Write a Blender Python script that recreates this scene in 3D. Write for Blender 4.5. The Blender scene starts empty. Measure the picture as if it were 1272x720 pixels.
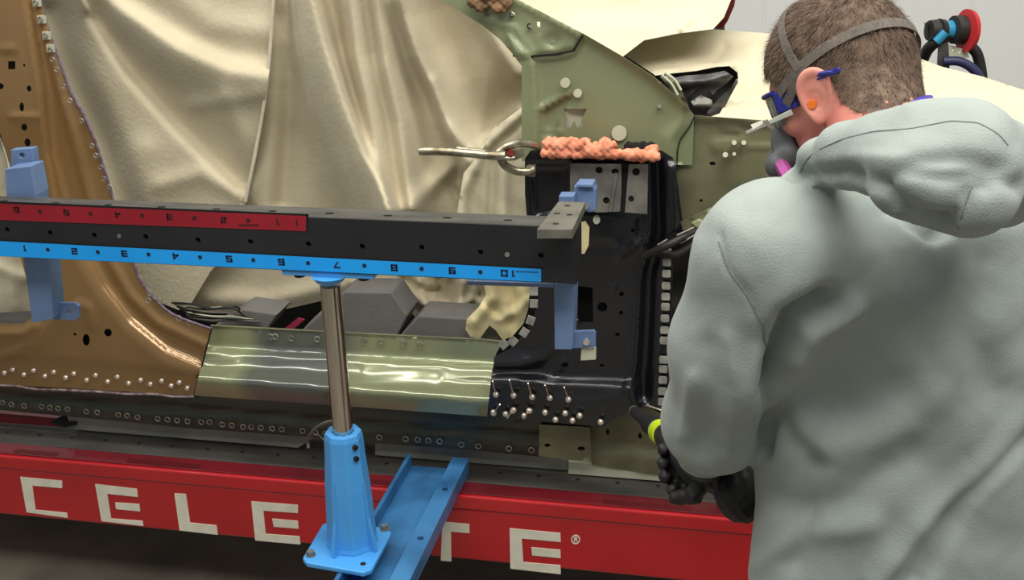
import bpy, bmesh, math, random
import numpy as np
from mathutils import Vector, Matrix
from mathutils.geometry import delaunay_2d_cdt
random.seed(7); rng = np.random.default_rng(7)
S = bpy.context.scene

# ------------------------------------------------------------------ camera
W, H, FPX = 1272, 720, 1450.0
R = np.array([[0.97878416, -0.04923433, 0.19889079],
              [0.20328589, 0.35472706, -0.91260263],
              [-0.02562057, 0.93367269, 0.35720987]])
CAM = np.array([0.0, 0.0, 1.8])
cd = bpy.data.cameras.new('camera'); cam = bpy.data.objects.new('camera', cd)
S.collection.objects.link(cam); S.camera = cam
cd.sensor_width = 36; cd.lens = FPX / W * 36; cd.clip_start = 0.05
M4 = Matrix.Identity(4)
for i in range(3):
    for j in range(3): M4[i][j] = R[i, j]
    M4[i][3] = CAM[i]
cam.matrix_world = M4
# ------------------------------------------------------------------ light
wd = bpy.data.worlds.new('world'); S.world = wd; wd.use_nodes = True
wd.node_tree.nodes['Background'].inputs[0].default_value = (0.93, 0.97, 1.0, 1)
wd.node_tree.nodes['Background'].inputs[1].default_value = 0.32
def area(name, loc, size, power, rot=(0, 0, 0), col=(1, 0.97, 0.91)):
    l = bpy.data.lights.new(name, 'AREA'); l.shape = 'RECTANGLE'; l.size, l.size_y = size
    l.energy = power; l.color = col
    o = bpy.data.objects.new(name, l); S.collection.objects.link(o); o.location = loc; o.rotation_euler = rot
    return o
area('ceiling_lamp', (-1.6, 2.0, 3.9), (3.0, 0.3), 55)
area('ceiling_lamp', (1.2, 1.2, 3.9), (2.4, 1.2), 84)
area('ceiling_lamp', (-0.3, 0.1, 3.7), (3.2, 0.8), 80, (math.radians(22), 0, 0))
area('ceiling_lamp', (0.2, 3.9, 4.2), (5.0, 0.4), 38)
vs = S.view_settings
vs.view_transform = 'Standard'; vs.look = 'None'; vs.exposure = 0.0; vs.gamma = 1.0; vs.use_curve_mapping = False

# ------------------------------------------------------------------ helpers
def P(px, py, Y):
    r = R @ np.array([px - 636, 360 - py, -FPX]); return CAM + r * (Y / r[1])
def PA(q, Y):                       # arrays: q (n,2), Y (n,)
    r = np.stack([q[:, 0] - 636, 360 - q[:, 1], np.full(len(q), -FPX)], 1) @ R.T
    return CAM + r * (Y / r[:, 1])[:, None]
def PZ(px, py, z):
    r = R @ np.array([px - 636, 360 - py, -FPX]); return CAM + r * ((z - 1.8) / r[2])
def proj(v):
    c = (v - CAM) @ R
    return np.stack([636 + FPX * c[:, 0] / -c[:, 2], 360 - FPX * c[:, 1] / -c[:, 2]], 1)
def s2l(c):
    c = c / 255.0
    return c / 12.92 if c <= 0.04045 else ((c + 0.055) / 1.055) ** 2.4
def rgb(r, g, b): return (s2l(r), s2l(g), s2l(b), 1)

def mat(name, c, rough=0.5, metal=0.0, c2=None, nscale=6, bump=0, bscale=60, coat=0, stretch=None, contrast=(0.35, 0.65), spec=None, alpha=None, trans=0):
    m = bpy.data.materials.new(name); m.use_nodes = True
    nt = m.node_tree; b = nt.nodes['Principled BSDF']
    b.inputs['Base Color'].default_value = c; b.inputs['Roughness'].default_value = rough
    b.inputs['Metallic'].default_value = metal
    if coat: b.inputs['Coat Weight'].default_value = coat; b.inputs['Coat Roughness'].default_value = 0.12
    if spec is not None: b.inputs['Specular IOR Level'].default_value = spec
    if trans: b.inputs['Transmission Weight'].default_value = trans
    tc = nt.nodes.new('ShaderNodeTexCoord'); mp = nt.nodes.new('ShaderNodeMapping')
    nt.links.new(tc.outputs['Object'], mp.inputs[0])
    if stretch: mp.inputs['Scale'].default_value = stretch
    if c2 is None: c2 = tuple(x * 0.82 for x in c[:3]) + (1,)
    n = nt.nodes.new('ShaderNodeTexNoise'); n.inputs['Scale'].default_value = nscale; n.inputs['Detail'].default_value = 5
    nt.links.new(mp.outputs[0], n.inputs['Vector'])
    r = nt.nodes.new('ShaderNodeValToRGB')
    r.color_ramp.elements[0].position, r.color_ramp.elements[1].position = contrast
    r.color_ramp.elements[0].color = c2; r.color_ramp.elements[1].color = c
    nt.links.new(n.outputs[0], r.inputs[0]); nt.links.new(r.outputs[0], b.inputs['Base Color'])
    if bump:
        n2 = nt.nodes.new('ShaderNodeTexNoise'); n2.inputs['Scale'].default_value = bscale; n2.inputs['Detail'].default_value = 4
        nt.links.new(mp.outputs[0], n2.inputs['Vector'])
        bp = nt.nodes.new('ShaderNodeBump'); bp.inputs['Strength'].default_value = bump; bp.inputs['Distance'].default_value = 0.004
        nt.links.new(n2.outputs[0], bp.inputs['Height']); nt.links.new(bp.outputs[0], b.inputs['Normal'])
    return m

MT = dict(
 canvas=mat('canvas', rgb(204, 194, 166), 0.95, c2=rgb(188, 177, 149), nscale=5, bump=0.35, bscale=90, spec=0.1),
 canvas_pale=mat('canvas_pale', rgb(214, 206, 178), 0.95, c2=rgb(200, 190, 160), nscale=5, bump=0.3, bscale=70, spec=0.1),
 chamois=mat('chamois', rgb(226, 214, 166), 0.95, c2=rgb(206, 192, 146), nscale=14, bump=0.3, bscale=60, spec=0.1),
 hem=mat('hem', rgb(214, 206, 182), 0.95, bump=0.3, bscale=200, spec=0.1),
 brown=mat('brown_paint', rgb(158, 124, 80), 0.25, 0.35, c2=rgb(140, 108, 66), nscale=2.5, coat=0.5, bump=0.05, bscale=12),
 brown_edge=mat('scraped_edge', rgb(186, 172, 178), 0.5, 0.2, c2=rgb(120, 90, 80), nscale=60),
 rust=mat('brown_flange', rgb(98, 62, 44), 0.5, 0.2, c2=rgb(80, 48, 36), nscale=12),
 green=mat('green_primer', rgb(134, 140, 105), 0.42, 0.05, c2=rgb(122, 130, 96), nscale=2.2, bump=0.04, bscale=8, coat=0.15),
 green_rail=mat('green_rail', rgb(166, 168, 130), 0.4, 0.05, coat=0.2),
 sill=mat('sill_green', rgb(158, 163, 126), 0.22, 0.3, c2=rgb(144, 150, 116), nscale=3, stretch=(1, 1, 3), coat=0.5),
 olive=mat('olive_steel', rgb(120, 119, 88), 0.5, 0.15, c2=rgb(92, 90, 68), nscale=9, coat=0.1),
 darkolive=mat('dark_sill_flange', rgb(74, 76, 64), 0.35, 0.35, c2=rgb(52, 54, 46), nscale=4, stretch=(1, 1, 8)),
 ecoat=mat('black_ecoat', rgb(24, 25, 31), 0.28, 0.1, c2=rgb(18, 19, 23), nscale=4, coat=0.35),
 ecoat_soft=mat('black_matt', rgb(36, 35, 36), 0.6, 0.0, c2=rgb(25, 25, 27), nscale=6),
 darkvoid=mat('wheelhouse', rgb(66, 62, 52), 0.8, 0, c2=rgb(36, 34, 31), nscale=9, bump=0.3, bscale=12),
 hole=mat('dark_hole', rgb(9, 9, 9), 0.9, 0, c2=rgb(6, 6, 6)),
 weld=mat('weld_metal', rgb(176, 174, 164), 0.45, 0.6, c2=rgb(120, 116, 106), nscale=70),
 square=mat('bare_spot', rgb(172, 170, 160), 0.6, 0.2, c2=rgb(128, 126, 120), nscale=40),
 rivet=mat('rivet', rgb(226, 214, 200), 0.3, 0.7, c2=rgb(190, 176, 160), nscale=60),
 steel=mat('galvanised_steel', rgb(150, 148, 138), 0.4, 0.5, c2=rgb(116, 115, 110), nscale=22, bump=0.05, bscale=30),
 platem=mat('grey_plate', rgb(124, 121, 110), 0.5, 0.4, c2=rgb(104, 102, 94), nscale=20),
 chrome=mat('chrome', rgb(208, 204, 196), 0.1, 1.0, c2=rgb(188, 182, 174), nscale=3, stretch=(1, 1, 0.2)),
 barblack=mat('black_anodised', rgb(40, 40, 44), 0.45, 0.2, c2=rgb(33, 33, 36), nscale=4),
 bartop=mat('worn_bar_top', rgb(104, 103, 98), 0.4, 0.45, c2=rgb(78, 78, 76), nscale=10, stretch=(1, 5, 5)),
 scale_blue=mat('scale_blue', rgb(18, 160, 244), 0.5, 0, c2=rgb(16, 152, 236)),
 scale_red=mat('scale_red', rgb(150, 20, 38), 0.5, 0, c2=rgb(138, 16, 32)),
 ink=mat('ink', rgb(24, 26, 62), 0.6), ink_red=mat('ink_on_red', rgb(58, 8, 20), 0.6),
 blue=mat('celeste_paint', rgb(72, 156, 224), 0.4, 0, c2=rgb(72, 154, 220), nscale=5, coat=0.25, bump=0.08, bscale=25),
 blue_arm=mat('blue_worn', rgb(62, 124, 176), 0.42, 0.1, c2=rgb(36, 78, 120), nscale=6, coat=0.2, bump=0.08, bscale=20, contrast=(0.3, 0.6)),
 steelblue=mat('steel_blue', rgb(112, 138, 178), 0.45, 0.1, c2=rgb(98, 122, 162), nscale=8, coat=0.1, bump=0.05, bscale=30),
 red=mat('bench_red', rgb(184, 24, 30), 0.38, 0, c2=rgb(160, 18, 26), nscale=2.0, coat=0.3, bump=0.03, bscale=14),
 crimson=mat('bench_edge', rgb(104, 6, 22), 0.5, 0, c2=rgb(84, 5, 18), nscale=8, stretch=(1, 1, 6), coat=0.4),
 benchtop=mat('bench_top', rgb(74, 72, 66), 0.6, 0.2, c2=rgb(56, 54, 50), nscale=6, stretch=(1, 4, 1)),
 railgrey=mat('rail_grey', rgb(150, 148, 136), 0.5, 0.2, c2=rgb(128, 126, 116), nscale=8),
 letter=mat('letter_white', rgb(222, 218, 200), 0.6, 0, c2=rgb(208, 204, 184), nscale=30),
 floorm=mat('concrete', rgb(150, 142, 124), 0.5, 0, c2=rgb(104, 97, 86), nscale=2.4, bump=0.15, bscale=20),
 wallm=mat('wall_paint', rgb(236, 237, 233), 0.6, 0, c2=rgb(231, 232, 228), nscale=1.0),
 foam=mat('orange_foam', rgb(238, 158, 124), 0.9, 0, c2=rgb(214, 126, 94), nscale=60, bump=0.6, bscale=150),
 tanfoam=mat('tan_foam', rgb(142, 112, 80), 0.9, 0, c2=rgb(100, 76, 54), nscale=40, bump=0.6, bscale=120),
 greyblock=mat('grey_foam', rgb(108, 106, 102), 0.9, 0, c2=rgb(98, 96, 92), nscale=10, bump=0.3, bscale=200),
 rubber=mat('black_rubber', rgb(36, 34, 32), 0.55, 0, c2=rgb(26, 25, 24), nscale=20, bump=0.2, bscale=60),
 plug=mat('hole_plug', rgb(200, 202, 176), 0.6),
 magenta=mat('pink_primer', rgb(150, 44, 70), 0.5), slotred=mat('slot_red', rgb(84, 4, 14), 0.5), purple=mat('sealer', rgb(128, 112, 140), 0.6, 0, c2=rgb(92, 70, 84), nscale=90),
 skin=mat('skin', rgb(212, 146, 128), 0.5, 0, c2=rgb(196, 116, 104), nscale=22, bump=0.08, bscale=180),
 hairm=mat('hair', rgb(112, 92, 76), 0.6, 0, c2=rgb(78, 62, 50), nscale=60, bump=0.3, bscale=300, spec=0.25),
 hoodie=mat('hoodie_grey', rgb(152, 160, 154), 0.95, 0, c2=rgb(139, 148, 142), nscale=7, bump=0.22, bscale=420, spec=0.1),
 hoodseam=mat('hoodie_seam', rgb(128, 136, 131), 0.95, 0, bump=0.3, bscale=300, spec=0.1),
 glove=mat('glove', rgb(30, 28, 27), 0.6, 0, c2=rgb(20, 19, 19), nscale=30, bump=0.4, bscale=90),
 trousers=mat('trousers', rgb(34, 34, 38), 0.9, 0, bump=0.2, bscale=200),
 strap=mat('strap', rgb(108, 100, 92), 0.9, 0, c2=rgb(94, 87, 80), nscale=50, bump=0.3, bscale=300),
 gblue=mat('glasses_blue', rgb(44, 52, 142), 0.25, 0, c2=rgb(40, 46, 128)),
 purplep=mat('purple_plastic', rgb(74, 60, 168), 0.35, 0),
 magfilter=mat('magenta_filter', rgb(176, 80, 150), 0.6, 0, c2=rgb(160, 68, 138)),
 white=mat('white_plastic', rgb(210, 212, 200), 0.4), greyrub=mat('grey_facepiece', rgb(92, 96, 98), 0.5),
 lens=mat('clear_lens', rgb(225, 235, 235), 0.05, 0, trans=0.95),
 orange=mat('ear_plug', rgb(246, 126, 26), 0.7), neon=mat('neon_collar', rgb(206, 232, 30), 0.5),
 padred=mat('pad_red', rgb(196, 44, 48), 0.5), teal=mat('tool_blue', rgb(40, 140, 178), 0.4),
 navy=mat('navy_hose', rgb(40, 42, 78), 0.5), brass=mat('clamp_metal', rgb(190, 184, 162), 0.3, 0.8, c2=rgb(120, 108, 84), nscale=40),
 redlens=mat('red_trim', rgb(128, 34, 26), 0.3, 0, c2=rgb(66, 20, 18), nscale=14),
 headlamp=mat('grey_plastic', rgb(98, 96, 94), 0.35, 0.3, c2=rgb(60, 58, 57), nscale=25),
)
def sill_reflection():                         # dark reflection painted into the sill colour as a greyer middle stretch
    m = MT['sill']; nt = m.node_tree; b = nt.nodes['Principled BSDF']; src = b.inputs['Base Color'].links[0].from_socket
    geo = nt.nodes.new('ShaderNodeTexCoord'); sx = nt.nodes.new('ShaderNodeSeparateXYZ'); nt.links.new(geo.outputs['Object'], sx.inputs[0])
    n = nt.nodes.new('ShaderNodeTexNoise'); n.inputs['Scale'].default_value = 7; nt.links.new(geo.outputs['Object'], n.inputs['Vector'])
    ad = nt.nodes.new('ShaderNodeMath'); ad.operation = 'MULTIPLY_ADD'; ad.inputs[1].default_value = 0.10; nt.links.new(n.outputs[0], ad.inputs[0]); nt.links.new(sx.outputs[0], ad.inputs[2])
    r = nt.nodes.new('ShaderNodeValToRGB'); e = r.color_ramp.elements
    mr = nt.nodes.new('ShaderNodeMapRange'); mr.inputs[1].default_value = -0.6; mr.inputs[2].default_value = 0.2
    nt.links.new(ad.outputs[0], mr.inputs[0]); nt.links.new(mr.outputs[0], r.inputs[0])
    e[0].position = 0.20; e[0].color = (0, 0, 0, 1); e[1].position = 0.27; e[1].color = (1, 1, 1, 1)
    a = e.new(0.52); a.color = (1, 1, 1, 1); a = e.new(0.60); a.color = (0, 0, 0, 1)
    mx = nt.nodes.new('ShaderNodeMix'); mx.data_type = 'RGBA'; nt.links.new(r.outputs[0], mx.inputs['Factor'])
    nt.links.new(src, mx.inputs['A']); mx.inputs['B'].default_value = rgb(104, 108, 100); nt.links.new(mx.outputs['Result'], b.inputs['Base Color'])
sill_reflection()
for nm in ('hoodie', 'canvas', 'canvas_pale', 'chamois'):
    b = MT[nm].node_tree.nodes['Principled BSDF']; b.inputs['Sheen Weight'].default_value = 0.15

def link(name, me, parent=None, m=None, smooth=True):
    o = bpy.data.objects.new(name, me); S.collection.objects.link(o)
    if parent is not None: o.parent = parent
    if m is not None and not me.materials: me.materials.append(MT[m] if isinstance(m, str) else m)
    return o
def mesh(name, v, f, m=None, parent=None, smooth=False, autos=None):
    me = bpy.data.meshes.new(name); me.from_pydata([tuple(map(float, a)) for a in v], [], [tuple(map(int, a)) for a in f])
    me.update()
    if smooth: me.polygons.foreach_set('use_smooth', [True] * len(me.polygons))
    if autos: 
        me.polygons.foreach_set('use_smooth', [True] * len(me.polygons)); me.set_sharp_from_angle(angle=math.radians(autos))
    return link(name, me, parent, m)
def thing(name, label, cat, loc=(0, 0, 0), group=None):
    o = bpy.data.objects.new(name, None); S.collection.objects.link(o); o.empty_display_size = 0.05; o.location = Vector([float(a) for a in loc])
    o['label'] = label; o['category'] = cat
    if group: o['group'] = group
    return o
def tag(o, label, cat, group=None):
    o['label'] = label; o['category'] = cat
    if group: o['group'] = group
    return o
def copy_of(o, parent, mw=None, name=None):
    c = o.copy(); S.collection.objects.link(c); c.parent = parent
    if mw is not None: c.matrix_world = mw
    return c

def box_vf(lo, hi):
    x0, y0, z0 = lo; x1, y1, z1 = hi
    v = [(x0,y0,z0),(x1,y0,z0),(x1,y1,z0),(x0,y1,z0),(x0,y0,z1),(x1,y0,z1),(x1,y1,z1),(x0,y1,z1)]
    f = [(0,3,2,1),(4,5,6,7),(0,1,5,4),(1,2,6,5),(2,3,7,6),(3,0,4,7)]
    return v, f
def bev(o, w=0.003, seg=2):
    md = o.modifiers.new('bevel', 'BEVEL'); md.width = w; md.segments = seg; md.limit_method = 'ANGLE'; return o
def box(name, lo, hi, m, parent=None, bevel=0.0):
    v, f = box_vf(lo, hi); o = mesh(name, v, f, m, parent)
    if bevel: bev(o, bevel)
    return o
def hexa(name, q, m, parent=None, bevel=0):          # 8 points, bottom/front 4 then top/back 4
    f = [(0,3,2,1),(4,5,6,7),(0,1,5,4),(1,2,6,5),(2,3,7,6),(3,0,4,7)]
    o = mesh(name, q, f, m, parent)
    bm = bmesh.new(); bm.from_mesh(o.data); bmesh.ops.recalc_face_normals(bm, faces=bm.faces); bm.to_mesh(o.data); bm.free()
    if bevel: bev(o, bevel)
    return o
def frame_for(t):
    t = t / np.linalg.norm(t); a = np.array([0, 0, 1.0]) if abs(t[2]) < 0.9 else np.array([1.0, 0, 0])
    u = np.cross(t, a); u /= np.linalg.norm(u); return u, np.cross(t, u)
def tube_vf(pts, rad, n=10, caps=True):
    pts = [np.array(p, float) for p in pts]; rad = rad if isinstance(rad, (list, tuple)) else [rad] * len(pts)
    v, f = [], []; u0 = None
    for i, p in enumerate(pts):
        t = pts[min(i + 1, len(pts) - 1)] - pts[max(i - 1, 0)]; t /= max(1e-9, np.linalg.norm(t))
        if u0 is None: u0, w0 = frame_for(t)
        else:
            u0 = u0 - t * (u0 @ t); u0 /= np.linalg.norm(u0); w0 = np.cross(t, u0)
        for k in range(n):
            a = 2 * math.pi * k / n; v.append(p + (u0 * math.cos(a) + w0 * math.sin(a)) * rad[i])
    for i in range(len(pts) - 1):
        for k in range(n):
            k2 = (k + 1) % n; f.append((i*n+k, i*n+k2, (i+1)*n+k2, (i+1)*n+k))
    if caps:
        f.append(tuple(range(n - 1, -1, -1))); f.append(tuple((len(pts) - 1) * n + k for k in range(n)))
    return v, f
def tube(name, pts, rad, m, parent=None, n=10, autos=50):
    v, f = tube_vf(pts, rad, n); return mesh(name, v, f, m, parent, autos=autos)
def smooth_path(pts, n=8):
    pts = [np.array(p, float) for p in pts]; out = []
    q = [2*pts[0]-pts[1]] + pts + [2*pts[-1]-pts[-2]]
    for i in range(1, len(q) - 2):
        for k in range(n):
            t = k / n
            out.append(0.5*((2*q[i])+(-q[i-1]+q[i+1])*t+(2*q[i-1]-5*q[i]+4*q[i+1]-q[i+2])*t*t+(-q[i-1]+3*q[i]-3*q[i+1]+q[i+2])*t**3))
    out.append(pts[-1]); return out
def multi(name, parts, m, parent=None, autos=40):
    V, F = [], []
    for v, f in parts:
        o = len(V); V += list(v); F += [tuple(i + o for i in a) for a in f]
    return mesh(name, V, F, m, parent, autos=autos)

# --- polygons
def inpoly(q, poly):
    poly = np.asarray(poly, float); r = np.zeros(len(q), bool); j = len(poly) - 1
    for i in range(len(poly)):
        xi, yi = poly[i]; xj, yj = poly[j]
        c = ((yi > q[:, 1]) != (yj > q[:, 1]))
        with np.errstate(divide='ignore', invalid='ignore'):
            r ^= c & (q[:, 0] < (xj - xi) * (q[:, 1] - yi) / ((yj - yi) if yj != yi else 1e-12) + xi)
        j = i
    return r
def sdist(q, line, closed=False):        # signed distance to a polyline; + is to the left on screen when walking down
    line = [np.array(p, float) for p in line]
    if closed: line = line + [line[0]]
    best = np.full(len(q), 1e9); sg = np.ones(len(q))
    for a, b in zip(line[:-1], line[1:]):
        ab = b - a; t = np.clip(((q - a) @ ab) / (ab @ ab), 0, 1); d = q - (a + t[:, None] * ab)
        dd = np.hypot(d[:, 0], d[:, 1]); cr = ab[0] * (q - a)[:, 1] - ab[1] * (q - a)[:, 0]
        m = dd < best - 1e-9; best[m] = dd[m]; sg[m] = np.sign(cr[m])
    return best * sg
def sst(x): x = np.clip(x, 0, 1); return x * x * (3 - 2 * x)
def relief(q, feats):                     # metres towards the camera
    h = np.zeros(len(q))
    for ft in feats:
        k = ft[0]
        if k == 'ridge': h += ft[3] * np.exp(-(sdist(q, ft[1]) / ft[2]) ** 2)
        elif k == 'fold':                 # asymmetric: width on + side, width on - side
            d = sdist(q, ft[1]); h += ft[4] * np.exp(-(d / np.where(d > 0, ft[2], ft[3])) ** 2)
        elif k == 'step': h += ft[3] * sst(0.5 + sdist(q, ft[1]) / ft[2])
        elif k == 'plate':                # raised area with soft rim
            ins = inpoly(q, ft[1]); d = np.abs(sdist(q, ft[1], True)); d = np.where(ins, d, -d); h += ft[3] * sst(0.5 + d / ft[2])
        elif k == 'noise':
            s, a = ft[1], ft[2]; sd = ft[3] if len(ft) > 3 else 0
            h += a * (np.sin(q[:,0]/s + 1.3*np.sin(q[:,1]/s*0.8+sd) + sd) * np.sin(q[:,1]/s*1.1 + 1.7*np.sin(q[:,0]/s*0.6+2*sd)))
    return h
def dens(poly, step, closed=True):
    out = []; n = len(poly)
    for i in range(n if closed else n - 1):
        a = np.array(poly[i], float); b = np.array(poly[(i + 1) % n], float); k = max(1, int(np.linalg.norm(b - a) / step))
        for j in range(k): out.append(a + (b - a) * j / k)
    return np.array(out)
def circ(cx, cy, rx, ry=None, n=12, a0=0):
    ry = ry or rx
    return [(cx + rx * math.cos(a0 + 2*math.pi*k/n), cy + ry * math.sin(a0 + 2*math.pi*k/n)) for k in range(n)]
def cdt(outline, holes, step=None):
    segs = [dens(outline, step) if step else np.array(outline, float)]
    for h in holes: segs.append(dens(h, step * 0.6) if step else np.array(h, float))
    V, E = [], []
    for s in segs:
        o = len(V); V += list(s); E += [(o + i, o + (i + 1) % len(s)) for i in range(len(s))]
    if step:
        p = np.array(V); lo, hi = p.min(0), p.max(0)
        xs = np.arange(lo[0], hi[0], step); ys = np.arange(lo[1], hi[1], step * 0.87)
        g = np.array([(x + (step * 0.5 if j % 2 else 0), y) for j, y in enumerate(ys) for x in xs])
        g = g[inpoly(g, outline)]
        for h in holes: g = g[~inpoly(g, h)]
        for s in segs: 
            if len(g): g = g[np.abs(sdist(g, s, True)) > step * 0.45]
        V += list(g)
    r = delaunay_2d_cdt([Vector((a[0], a[1])) for a in V], E, [], 0, 1e-4)
    v = np.array([(a.x, a.y) for a in r[0]]); f = np.array(r[2])
    c = v[f].mean(1); k = inpoly(c, outline)
    for h in holes: k &= ~inpoly(c, h)
    return v, f[k]
def solid(v3, back3, f):
    n = len(v3); F = [tuple(a) for a in f] + [tuple(a[::-1] + n) for a in f]
    cnt = {}
    for a in f:
        for i in range(3):
            e = (a[i], a[(i + 1) % 3]); cnt[e] = 1
    V = list(v3) + list(back3)
    for (a, b) in cnt:
        if (b, a) not in cnt:
            o = len(V); V += [v3[a], v3[b], back3[b], back3[a]]; F.append((o + 3, o + 2, o + 1, o))
    return V, F
def sheet(name, outline, Y, m, parent=None, holes=(), feats=(), step=6, thick=0.0015, Yf=None, autos=None):
    v, f = cdt(outline, list(holes), step)
    y = np.full(len(v), float(Y)) if not callable(Y) else Y(v)
    y = y - relief(v, feats)
    front = PA(v, y); back = front + np.array([0, thick, 0])
    # orient front faces towards the camera
    a, b, c = front[f[0][0]], front[f[0][1]], front[f[0][2]]
    if np.cross(b - a, c - a) @ (CAM - a) < 0: f = f[:, ::-1]
    V, F = solid(front, back, f)
    me = mesh(name, V, F, m, parent, smooth=True) if not autos else mesh(name, V, F, m, parent, autos=autos)
    return me
def prism(name, outline, Y, depth, m, parent=None, holes=(), dz=0, bevel=0):
    v, f = cdt(outline, list(holes))
    front = PA(v, np.full(len(v), float(Y))); back = front + np.array([0, depth, dz])
    a, b, c = front[f[0][0]], front[f[0][1]], front[f[0][2]]
    if np.cross(b - a, c - a) @ (CAM - a) < 0: f = f[:, ::-1]
    V, F = solid(front, back, f); o = mesh(name, V, F, m, parent)
    bm = bmesh.new(); bm.from_mesh(o.data); bmesh.ops.remove_doubles(bm, verts=bm.verts, dist=1e-6)
    bmesh.ops.dissolve_limit(bm, angle_limit=0.01, verts=bm.verts, edges=bm.edges); bm.to_mesh(o.data); bm.free()
    if bevel: bev(o, bevel)
    return o
def plate(name, outline, holes, o0, u, w, thick, m, parent=None, bevel=0):   # flat plate in any plane (metres)
    v, f = cdt(outline, list(holes)); o0, u, w = map(np.array, (o0, u, w)); n = np.cross(u, w)
    front = o0 + v[:, :1] * u + v[:, 1:] * w; back = front - n * thick
    a, b, c = front[f[0][0]], front[f[0][1]], front[f[0][2]]
    if np.cross(b - a, c - a) @ n < 0: f = f[:, ::-1]
    V, F = solid(front, back, f); o = mesh(name, V, F, m, parent)
    return o

# --- iso surfaces of distance fields (numpy surface nets)
def nets(sdf, lo, hi, h):
    lo = np.array(lo, float); n = np.ceil((np.array(hi) - lo) / h).astype(int) + 1
    ax = [lo[i] + h * np.arange(n[i]) for i in range(3)]
    D = np.empty(n, np.float32)
    for i in range(0, n[0], 24):
        g = np.stack(np.meshgrid(ax[0][i:i+24], ax[1], ax[2], indexing='ij'), -1).reshape(-1, 3)
        D[i:i+24] = sdf(g).reshape(-1, n[1], n[2])
    sg = D < 0; c = n - 1
    acc = np.zeros((*c, 3), np.float32); cnt = np.zeros(c, np.float32)
    for axi in range(3):
        sl0 = [slice(None)] * 3; sl1 = [slice(None)] * 3; sl0[axi] = slice(0, -1); sl1[axi] = slice(1, None)
        a, b = D[tuple(sl0)], D[tuple(sl1)]; x = sg[tuple(sl0)] != sg[tuple(sl1)]
        with np.errstate(divide='ignore', invalid='ignore'): t = np.where(x, a / (a - b), 0)
        o1, o2 = [k for k in range(3) if k != axi]
        for d1 in (0, 1):
            for d2 in (0, 1):
                s = [slice(None)] * 3; s[o1] = slice(d1, c[o1] + d1); s[o2] = slice(d2, c[o2] + d2)
                xx = x[tuple(s)]; tt = t[tuple(s)]
                cnt += xx; acc[..., axi] += tt * xx; acc[..., o1] += d1 * xx; acc[..., o2] += d2 * xx
    act = cnt > 0; idx = -np.ones(c, np.int64); idx[act] = np.arange(act.sum())
    base = np.argwhere(act); V = lo + (base + acc[act] / cnt[act][:, None]) * h
    F = []
    for axi in range(3):
        o1, o2 = (axi + 1) % 3, (axi + 2) % 3
        sl0 = [slice(None)] * 3; sl1 = [slice(None)] * 3; sl0[axi] = slice(0, -1); sl1[axi] = slice(1, None)
        x = np.argwhere(sg[tuple(sl0)] != sg[tuple(sl1)])
        x = x[(x[:, o1] > 0) & (x[:, o2] > 0) & (x[:, o1] < c[o1]) & (x[:, o2] < c[o2])]
        e1 = np.eye(3, dtype=int)[o1]; e2 = np.eye(3, dtype=int)[o2]
        q = [x - e1 - e2, x - e2, x, x - e1]
        qi = np.stack([idx[a[:, 0], a[:, 1], a[:, 2]] for a in q], 1)
        ins = sg[x[:, 0], x[:, 1], x[:, 2]]
        qi = np.where(ins[:, None], qi, qi[:, ::-1]); F.append(qi)
    F = np.concatenate(F); F = F[(F >= 0).all(1)]
    return V, F
def cap(p, a, b, ra, rb):
    a = np.array(a, float); b = np.array(b, float); ab = b - a
    t = np.clip(((p - a) @ ab) / (ab @ ab), 0, 1); return np.linalg.norm(p - a - t[:, None] * ab, axis=1) - (ra + t * (rb - ra))
def ell(p, c, ax, rad):                    # ax rows = axes
    q = (p - np.array(c)) @ np.array(ax).T; rad = np.array(rad, float)
    k0 = np.linalg.norm(q / rad, axis=1); k1 = np.linalg.norm(q / rad ** 2, axis=1) + 1e-9
    return k0 * (k0 - 1) / k1
def smin(a, b, k): h = np.clip(0.5 + 0.5 * (b - a) / k, 0, 1); return b + (a - b) * h - k * h * (1 - h)
def smax(a, b, k): return -smin(-a, -b, k)
def np_mesh(name, V, F, m, parent=None):
    me = bpy.data.meshes.new(name); me.vertices.add(len(V)); me.vertices.foreach_set('co', V.astype(np.float32).ravel())
    k = F.shape[1]; me.loops.add(F.size); me.loops.foreach_set('vertex_index', F.astype(np.int32).ravel())
    me.polygons.add(len(F)); me.polygons.foreach_set('loop_start', np.arange(0, F.size, k, dtype=np.int32))
    me.polygons.foreach_set('loop_total', np.full(len(F), k, np.int32))
    me.update(calc_edges=True); me.validate(); me.polygons.foreach_set('use_smooth', [True] * len(me.polygons))
    return link(name, me, parent, m)
def laplace(V, F, it=2, lam=0.5):
    e = np.concatenate([F[:, [0, 1]], F[:, [1, 2]], F[:, [2, 3]], F[:, [3, 0]]])
    for _ in range(it):
        s = np.zeros_like(V); n = np.zeros(len(V))
        for k in range(3): s[:, k] = np.bincount(e[:, 0], V[e[:, 1], k], len(V)) + np.bincount(e[:, 1], V[e[:, 0], k], len(V))
        n = np.bincount(e[:, 0], minlength=len(V)) + np.bincount(e[:, 1], minlength=len(V))
        V = V + lam * (s / np.maximum(n, 1)[:, None] - V)
    return V
def vnorm(V, F):
    n = np.cross(V[F[:, 2]] - V[F[:, 0]], V[F[:, 3]] - V[F[:, 1]]); N = np.zeros_like(V)
    for i in range(4): 
        for k in range(3): N[:, k] += np.bincount(F[:, i], n[:, k], len(V))
    return N / (np.linalg.norm(N, axis=1)[:, None] + 1e-12)
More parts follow.
